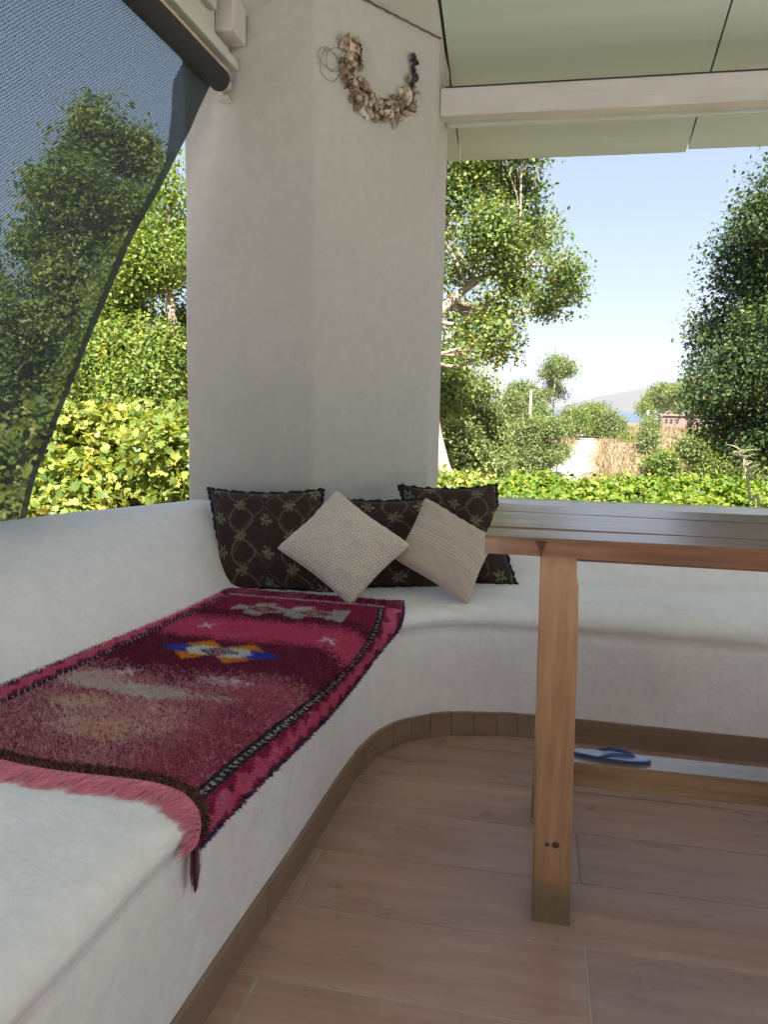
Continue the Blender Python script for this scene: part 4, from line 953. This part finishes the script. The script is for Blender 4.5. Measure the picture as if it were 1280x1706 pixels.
SEA = simple_mat('sea water', (.02, .06, .10), (.03, .08, .13), .02, .25)
so_ = obj('sea', make_mesh('sea', np.array([(-2500, 180, -3.2), (3500, 180, -3.2), (3500, 3500, -3.2), (-2500, 3500, -3.2)]), np.array([(0, 1, 2, 3)]), SEA)); tag(so_, kind='structure')
# far hill across the water
hx = np.linspace(-200, 1500, 150); hy = np.linspace(1350, 2100, 40)
HX, HY = np.meshgrid(hx, hy, indexing='ij'); X = HX.ravel(); Y = HY.ravel()
prof_h = np.interp(X, [-200, 20, 60, 110, 200, 300, 420, 600, 900, 1500], [0, 0, 12, 27, 46, 66, 90, 112, 96, 60])
cross = np.clip(1-np.abs(Y-1600)/250, 0, 1)**.7
P3 = np.c_[X, Y, 0*X]
Z = -4+prof_h*cross*(1+.10*vnoise(P3, .02, 71)+.05*vnoise(P3, .06, 72))
hm = simple_mat('bare pink grey hill', (.065, .058, .055), (.105, .095, .085), .012, .95)
ho = obj('hill', make_mesh('hill', np.c_[X, Y, Z], grid_faces(150, 40), hm)); tag(ho, kind='structure')

# ------------------------------------------------------------------ foliage
LEAF_Q = np.array([(0, 0, 0), (.34, .45, .10), (0, 1, -.05), (-.34, .45, .10)]); LEAF_QF = np.array([(0, 1, 2), (0, 2, 3)])
LEAF_L = np.array([(0, 0, 0), (.30, .02, .05), (.48, .30, .10), (.30, .42, .04), (.42, .72, .02), (.14, .70, 0), (0, 1.02, -.08), (-.14, .70, 0), (-.42, .72, .02), (-.30, .42, .04), (-.48, .30, .10), (-.30, .02, .05), (0, .42, -.05)])
LEAF_LF = np.array([(12, i, (i+1) % 12) for i in range(12)])
LEAF_M = np.array([(0, 0, 0), (.30, .22, .06), (.36, .55, .06), (0, 1, -.06), (-.36, .55, .06), (-.30, .22, .06), (0, .5, -.03)]); LEAF_MF = np.array([(6, i, (i+1) % 6) for i in range(6)])
def leaves(name, blobs, n_cl, per, size, mat, shape='q', sig=2.2, seed=1, up=.35, parent=None, flat=1.0, shell=.55, var=.5, zmin=None, kind=None):
    r_ = np.random.default_rng(seed); B = np.array(blobs, float)
    wgt = B[:, 3]**2; wgt /= wgt.sum(); k = r_.choice(len(B), n_cl, p=wgt)
    d = r_.normal(size=(n_cl, 3)); d /= np.linalg.norm(d, axis=1)[:, None]
    rr = B[k, 3]*(shell+(1-shell)*r_.uniform(0, 1, n_cl))*r_.uniform(.85, 1.12, n_cl)
    rr = rr*np.minimum(1.13, 1+.45*vnoise(d*1.0+B[k, :3]*3.1, 3.2, seed+5)+.16*vnoise(d+B[k, :3], 8, seed+6))
    cc = B[k, :3]+d*rr[:, None]*np.array((1, 1, flat))
    if zmin is not None: ok = cc[:, 2] > zmin; cc = cc[ok]; d = d[ok]; n_cl = len(cc)
    B_ = 0
    csz = size*sig*r_.uniform(.6, 1.5, n_cl)
    lc = np.repeat(cc, per, 0)+np.clip(r_.normal(size=(n_cl*per, 3)), -1.5, 1.5)*np.repeat(csz, per)[:, None]*np.array((1, 1, .7))
    n = len(lc); out = np.repeat(d, per, 0)
    nrm = r_.normal(size=(n, 3))*.75+out*.6+np.array((0, 0, up+.35)); nrm /= np.linalg.norm(nrm, axis=1)[:, None]
    t = r_.normal(size=(n, 3))+out*.5-np.array((0, 0, .35)); t -= (t*nrm).sum(1)[:, None]*nrm; t /= np.linalg.norm(t, axis=1)[:, None]
    s_ = np.cross(t, nrm); sz = size*r_.uniform(.5, 1.45, n)
    T, TF = {'q': (LEAF_Q, LEAF_QF), 'l': (LEAF_L, LEAF_LF), 'm': (LEAF_M, LEAF_MF)}[shape]
    V = lc[:, None, :]+(T[None, :, 0:1]*s_[:, None, :]+T[None, :, 1:2]*t[:, None, :]+T[None, :, 2:3]*nrm[:, None, :])*sz[:, None, None]
    F = (TF[None]+(np.arange(n)*len(T))[:, None, None]).reshape(-1, 3)
    cv = np.clip(np.repeat(r_.uniform(0, 1, n_cl), per)*var+r_.uniform(0, 1, n)*(1-var), 0, 1)
    cols = np.repeat(np.c_[cv, cv, cv], len(T), 0)
    o = obj(name, make_mesh(name, V.reshape(-1, 3), F, mat, cols, smooth=False), None)
    if parent: o.parent = parent; o.location = -parent.location
    return o
def limbs(pts, r0, blobs, parent, mat=BARK, seed=1, name='trunk', nb=None, r1=.35):
    r_ = random.Random(seed); mb = MB()
    P = catmull([tuple(p) for p in pts], 5); n = len(P)
    mb.tube([tuple(p) for p in P], [r0*(1-(1-r1)*i/(n-1)) for i in range(n)], 9)
    bl = sorted(blobs, key=lambda b: -b[3])[:nb or len(blobs)]
    for b in bl:
        c_ = np.array(b[:3]); dist = np.linalg.norm(P-c_, axis=1)+np.maximum(0, P[:, 2]-c_[2]+.2)*1.5; k = int(dist.argmin()); s_ = P[k]
        L1 = np.linalg.norm(c_-s_)
        if L1 < .05: continue
        rb = max(r0*.10, min(r0*.30, r0*(1-(1-r1)*k/(n-1))*.6))
        mid = (s_+c_)/2+np.array([r_.uniform(-1, 1)*.12*L1 for _ in range(3)])+np.array((0, 0, -.08*L1))
        A = catmull([tuple(s_), tuple(mid), tuple(c_)], 5); mb.tube([tuple(p) for p in A], [rb*(1-.65*i/(len(A)-1)) for i in range(len(A))], 6)
        for q in range(5):
            dr = np.array([r_.gauss(0, 1) for _ in range(3)]); dr /= np.linalg.norm(dr); e_ = c_+dr*b[3]*.85
            st = A[len(A)//2+q % 4]; md = (st+e_)/2+np.array([r_.uniform(-.1, .1)*b[3] for _ in range(3)])
            mb.tube([tuple(st), tuple(md), tuple(e_)], [rb*.38, rb*.26, rb*.1], 5)
    o = mb.build(name, mat, parent, smooth=True)
    return o
def ground_at(x, y): return float(terr(x, y))
G = lambda n_, stops, **k: leaf_mat(n_, stops, **k)
M_OAK = G('olive green tree leaves', [(0, (0.046, 0.086, 0.020)), (.5, (0.103, 0.155, 0.034)), (.82, (0.194, 0.229, 0.048)), (1, (0.343, 0.263, 0.057))], trans=.34)
M_DARK = G('dark green tree leaves', [(0, (0.021, 0.046, 0.019)), (.6, (0.043, 0.076, 0.024)), (.88, (0.091, 0.120, 0.031)), (1, (0.165, 0.165, 0.037))], trans=.28, gloss=.25)
M_YEL = G('yellow green vine leaves', [(0, (.050, .090, .022)), (.35, (.130, .190, .040)), (.7, (.280, .300, .060)), (.92, (.44, .40, .10)), (1, (.34, .22, .09))], trans=.42)
M_VIN = G('green vine leaves', [(0, (0.051, 0.109, 0.017)), (.5, (0.137, 0.217, 0.032)), (.85, (0.275, 0.320, 0.046)), (1, (0.480, 0.412, 0.103))], trans=.4)
M_MID = G('mid green leaves', [(0, (0.046, 0.092, 0.020)), (.5, (0.121, 0.183, 0.037)), (.82, (0.252, 0.286, 0.051)), (1, (0.458, 0.343, 0.069))], trans=.38)
M_PALE = G('pale olive scrub leaves', [(0, (.075, .115, .035)), (.6, (.150, .200, .060)), (1, (.26, .26, .10))], trans=.36)
M_SAGE = G('pale sage leaves', [(0, (.20, .22, .12)), (1, (.42, .40, .27))], trans=.3)
def tree_obj(name, label, cat, spec, r0, n_cl, per, size, mat, seed, bark=BARK, group=None, **kw):
    bl, tp = spec; base = tp[0]; x, y = base[0], base[1]; gz = ground_at(x, y)
    root = empty(name, (x, y, gz)); tag(root, label, cat, group)
    tp = [(x, y, gz-.1)]+[p for p in tp if p[2] > gz+.2]
    limbs(tp, r0, bl, root, bark, seed)
    leaves('crown', bl, n_cl, per, size, mat, seed=seed, parent=root, **kw)
    return root
tree_obj('broadleaf_tree', 'tall tree whose leafy limb reaches from behind the pier across the right opening', 'tree', SPEC['T9'], .12, 760, 84, .056, M_OAK, 101, PALEBARK, shape='q', sig=2.9, shell=.25)
tree_obj('evergreen_tree', 'dense dark green tree filling the right edge of the right opening', 'tree', SPEC['TR'], .16, 1150, 92, .060, M_DARK, 102, shape='q', sig=3.2, shell=.55)
tree_obj('broadleaf_tree', 'leafy tree with sky gaps seen between the net edge and the pier', 'tree', SPEC['L2'], .09, 1250, 64, .046, M_MID, 103, shape='q', sig=3.3, shell=.35)
tree_obj('broadleaf_tree', 'big dark tree standing behind the blue shade net', 'tree', SPEC['L3'], .16, 1500, 64, .064, M_OAK, 104, shape='q', sig=2.2, shell=.4)
def shrub(name, label, blobs, n_cl, per, size, mat, seed, group=None, cat='shrub', stem=.03, **kw):
    B = np.array(blobs); x, y = float(B[:, 0].mean()), float(B[:, 1].mean()); gz = ground_at(x, y)
    root = empty(name, (x, y, gz)); tag(root, label, cat, group)
    blobs = list(blobs); zt = float(B[:, 2].mean())
    limbs([(x, y, gz-.05), (x+.02, y, (gz+zt)/2), (x, y, zt)], stem, blobs, root, BARK, seed, name='stem')
    # fill down to the ground
    low = [(b[0], b[1], (b[2]+gz)/2, b[3]*.95) for b in blobs if b[2]-b[3] > gz+.2]
    leaves('foliage', blobs+low, n_cl, per, size, mat, seed=seed, parent=root, zmin=gz, **kw)
    return root
shrub('vine_shrub', 'bright yellow green leafy shrub just outside the left sill', SPEC['YL'][0], 3000, 15, .058, M_YEL, 111, shape='l', sig=1.35, shell=.62, stem=.05)
for i, b in enumerate(SPEC['L4'][0]):
    lab = ['far bushy tree behind the net, first from its lower left corner', 'far bushy tree behind the net left of the dark tree trunk', 'far bushy tree behind the dark netted tree', 'far bushy tree low between the two left trees', 'far bushy tree low beside the left edge of the pier', 'far bushy tree hidden mostly by the pier', 'far bushy tree at the far left behind the net', 'outermost bushy tree left behind the net'][i]
    shrub('bushy_tree', lab, [b, (b[0]+.3, b[1]+.2, b[2]+b[3]*.6, b[3]*.7)], 240, 18, .14, M_MID, 120+i, 'far bushy trees beyond the left opening', 'tree', shape='q', stem=.06)
tree_obj('slender_tree', 'light green feathery tree beside the right edge of the pier', 'tree', SPEC['S1'], .10, 1500, 24, .085, M_PALE, 131, shape='q', sig=2.2, shell=.3)
tree_obj('slender_tree', 'sparse drooping small tree hanging right next to the pier edge', 'tree', SPEC['S1b'], .06, 260, 20, .10, M_OAK, 132, shape='q', sig=2.2, shell=.3)
tree_obj('thin_tree', 'tall thin tree with open round crown standing above the scrub', 'tree', SPEC['S2'], .10, 420, 18, .15, M_PALE, 133, shape='q', sig=2.2, shell=.3)
tree_obj('round_tree', 'round topped olive tree left of the tall thin tree', 'tree', SPEC['S3'], .16, 800, 20, .15, M_PALE, 134, shape='q', sig=2.0, shell=.45)
tree_obj('spreading_tree', 'wide green tree behind the small brick shed', 'tree', SPEC['S7'], .3, 1100, 20, .27, M_MID, 135, shape='q', sig=2.0, shell=.5)
labs = ['scrub bush below the round topped olive tree', 'scrub bush at the left side of the pale path', 'lower bush under the round olive tree, nearest the feathery tree', 'small bush in front of the scrub below the olive tree']
for i, b in enumerate(SPEC['S4']): shrub('scrub_bush', labs[i], b, 460, 18, .11, M_PALE, 140+i, 'scrub bushes on the dry slope', 'bush', shape='q')
labs = ['dark green bush just right of the thin tree on the ridge', 'bush right of the path top against the sea', 'low wide bush on the dry slope right of the path', 'bush left behind the top of the path']
for i, b in enumerate(SPEC['S5']): shrub('scrub_bush', labs[i], b, 420, 18, .17, (M_MID, M_PALE)[i % 2], 150+i, 'scrub bushes on the dry slope', 'bush', shape='q')
shrub('scrub_bush', 'upright bush left of the small brick shed', SPEC['S6'][0], 380, 16, .15, M_PALE, 160, 'scrub bushes on the dry slope', 'bush', shape='q')
labs = ['grey green bush on the ochre bank left of the dark tree', 'bush at the foot of the dark tree on the right', 'small low bush on the ochre bank above the hedge', 'bush behind the pale stemmed plant at the right edge']
for i, b in enumerate(SPEC['S8']): shrub('bank_bush', labs[i], b, 560, 20, .085, (M_PALE, M_MID, M_MID, M_OAK)[i], 165+i, 'bushes on the bank behind the hedge', 'bush', shape='q')
labs = ['yellow green vine bush beside the leaning pale trunk', 'vine bush second from the pier along the right sill', 'vine bush behind the left end of the table', 'vine bush in front of the pale path', 'vine bush below the ochre bank', 'vine bush right of the ochre bank under the dark tree', 'vine bush at the right edge of the right opening', 'vine bush mostly hidden behind the pier']
for i, b in enumerate(SPEC['H']): shrub('vine_bush', labs[i], [(q[0], q[1], q[2]-.10, q[3]*.85) for q in b], 900, 15, .048, M_YEL if i in (0, 7) else M_VIN, 180+i, 'vine bushes along the right sill', 'bush', shape='m', sig=1.5, shell=.6, stem=.04)
# pale stemmed plant
pts = SPEC['PP']; gz = ground_at(pts[0][0], pts[0][1]); root = empty('broadleaf_plant', (pts[0][0], pts[0][1], gz)); tag(root, 'tall plant with thick pale leaves in front of the dark tree', 'plant')
pts = [(pts[0][0], pts[0][1], gz-.05)]+list(pts)
MB().tube(catmull(pts, 5).tolist(), [.010]*20+[.008]*60, 7) if False else None
A = catmull(pts, 5); mb = MB(); mb.tube([tuple(p) for p in A], [.011-.007*i/len(A) for i in range(len(A))], 7); mb.build('stem', simple_mat('pale green stem', (.30, .32, .18), (.42, .42, .27), 20, .7), root, smooth=True)
r_ = random.Random(4)
for k in range(26):
    t = .62+.38*k/25; p = Vector(A[min(len(A)-1, int(t*(len(A)-1)))]); a = k*2.4; el = r_.uniform(.1, .8); L1 = r_.uniform(.05, .095)
    d_ = Vector((math.cos(a)*math.cos(el), math.sin(a)*math.cos(el), math.sin(el))); sd_ = d_.cross(Vector((0, 0, 1))).normalized(); n_ = sd_.cross(d_)
    V = []; 
    for q in range(6):
        s_ = q/5; wd = .36*math.sin(math.pi*min(.98, s_*.85+.1))*L1; c_ = p+d_*L1*s_*1.3+Vector((0, 0, -.35*L1*s_*s_))
        V += [c_-sd_*wd*.5+n_*wd*.18, c_, c_+sd_*wd*.5+n_*wd*.18]
    F = []
    for q in range(5):
        b_ = q*3; F += [(b_, b_+1, b_+4, b_+3), (b_+1, b_+2, b_+5, b_+4)]
    cv = r_.uniform(0, 1); o = obj('leaf', make_mesh('leaf', V, F, M_SAGE, np.full((len(V), 3), cv)), root)
# dry grass on the bank: uncountable
r2 = np.random.default_rng(9); n = 26000
yy = r2.uniform(22, 105, n)**1.0; xx = r2.uniform(-.12, .42, n)*yy+r2.normal(0, 2, n)
pa = np.array(SPEC['path'])
cx0 = np.interp(yy, pa[::-1, 1], pa[::-1, 0]); cx1 = np.interp(yy, pa[::-1, 1], pa[::-1, 2])
ok = ~((xx > cx0-.3) & (xx < cx1+.3)); xx, yy = xx[ok], yy[ok]; n = len(xx); zz = terr(xx, yy)
hh = r2.uniform(.12, .42, n); a = r2.uniform(0, 3.14, n); wd = r2.uniform(.04, .12, n)
dx, dy = np.cos(a)*wd, np.sin(a)*wd
V = np.stack([np.c_[xx-dx, yy-dy, zz-.02], np.c_[xx+dx, yy+dy, zz-.02], np.c_[xx+r2.normal(0, .1, n), yy+r2.normal(0, .1, n), zz+hh]], 1).reshape(-1, 3)
cv = r2.uniform(0, 1, n)
M_DRY = leaf_mat('dry grass', [(0, (.12, .10, .045)), (.5, (.20, .15, .075)), (1, (.28, .22, .125))], trans=.2)
o = obj('dry_grass', make_mesh('dry_grass', V, np.arange(n*3).reshape(-1, 3), M_DRY, np.repeat(np.c_[cv, cv, cv], 3, 0), smooth=False)); tag(o, 'dry ochre grass covering the far slope', 'grass', kind='stuff')
# small shed
bx, by = 15.0, 104.0; bz = ground_at(17.5, by)-.1
shed = empty('brick_shed', (17.4, by, bz)); tag(shed, 'low pinkish brick shed with flat roof and a dark doorway on the ridge', 'shed')
BRK = simple_mat('pinkish brick wall', (.15, .10, .085), (.22, .155, .13), 6, .9); RF = simple_mat('dark flat roof', (.16, .13, .12), (.22, .18, .16), 3, .9); DK = simple_mat('dark opening', (.02, .018, .016), (.03, .028, .025), 3, .9)
MB().box(15.0, 20.0, by, by+3, bz, bz+1.75).build('wall', BRK, shed)
MB().box(14.8, 20.2, by-.25, by+3.2, bz+1.752, bz+1.92).build('roof', RF, shed)
MB().box(18.1, 18.75, by-.03, by+.05, bz+.15, bz+1.45).build('doorway', DK, shed)
for x in (15.5, 16.1, 16.8): MB().box(x, x+.28, by-.03, by+.05, bz+.8, bz+1.35).build('window', DK, shed)
# poles
WP = simple_mat('weathered pole wood', (.26, .23, .18), (.36, .32, .26), 2, .9)
p = (-.62, 48.0); gz = ground_at(*p); po = MB().tube([(p[0], p[1], gz-.2), (p[0]+.03, p[1], 2.0)], [.09, .07], 8).build('utility_pole', WP, smooth=True); tag(po, 'thin pale utility pole beside the round olive tree', 'pole')
p = (11.55, 90.0); gz = ground_at(*p); po = MB().tube([(p[0], p[1], gz-.2), (p[0], p[1], .9)], [.16, .13], 8).build('fence_post', WP, smooth=True); tag(po, 'pale post standing left of the wide green tree by the shed', 'post')

# ------------------------------------------------------------------ rear of the terrace: unseen wall against the sun, unseen paving for bounce light
hw = MB().box(-.3, 5.5, -1.75, -1.52, -1.6, 4.0).build('sun_block_wall', PL); tag(hw, 'unseen white wall added behind the camera to keep the sun out', 'wall')  # unseen wall added to block the sun, left open at one side for light
BOUNCE_PAV = simple_mat('pale bounce paving', (.66, .65, .62), (.76, .75, .72), 1.2, .8)  # unseen bright paving added to bounce sunlight under the roof
o = MB().box(5.6, 14, -9, -1.52, -.14, -.004).build('terrace', BOUNCE_PAV); tag(o, kind='structure')
o = MB().box(-7, -.31, -9, -1.52, -.14, -.004).build('terrace', BOUNCE_PAV); tag(o, kind='structure')
o = MB().box(-.3, 5.5, -9, -1.76, -.14, -.004).build('terrace', BOUNCE_PAV); tag(o, kind='structure')
o = MB().box(2.72, 14, -1.519, 3.5, -.14, -.004).build('terrace', BOUNCE_PAV); tag(o, kind='structure')

# ------------------------------------------------------------------ haze
hz = MB().box(-300, 1600, -12, 2200, -5.5, 125).build('haze', None); tag(hz, kind='stuff')
hm_ = bpy.data.materials.new('haze air'); hm_.use_nodes = True; nt = hm_.node_tree; nt.nodes.clear()
ov = N(nt, 'OutputMaterial'); pv = N(nt, 'VolumePrincipled'); pv.inputs['Density'].default_value = .0003; pv.inputs['Color'].default_value = (.86, .91, 1, 1); pv.inputs['Anisotropy'].default_value = .2
nt.links.new(pv.outputs[0], ov.inputs['Volume']); hz.data.materials.append(hm_)
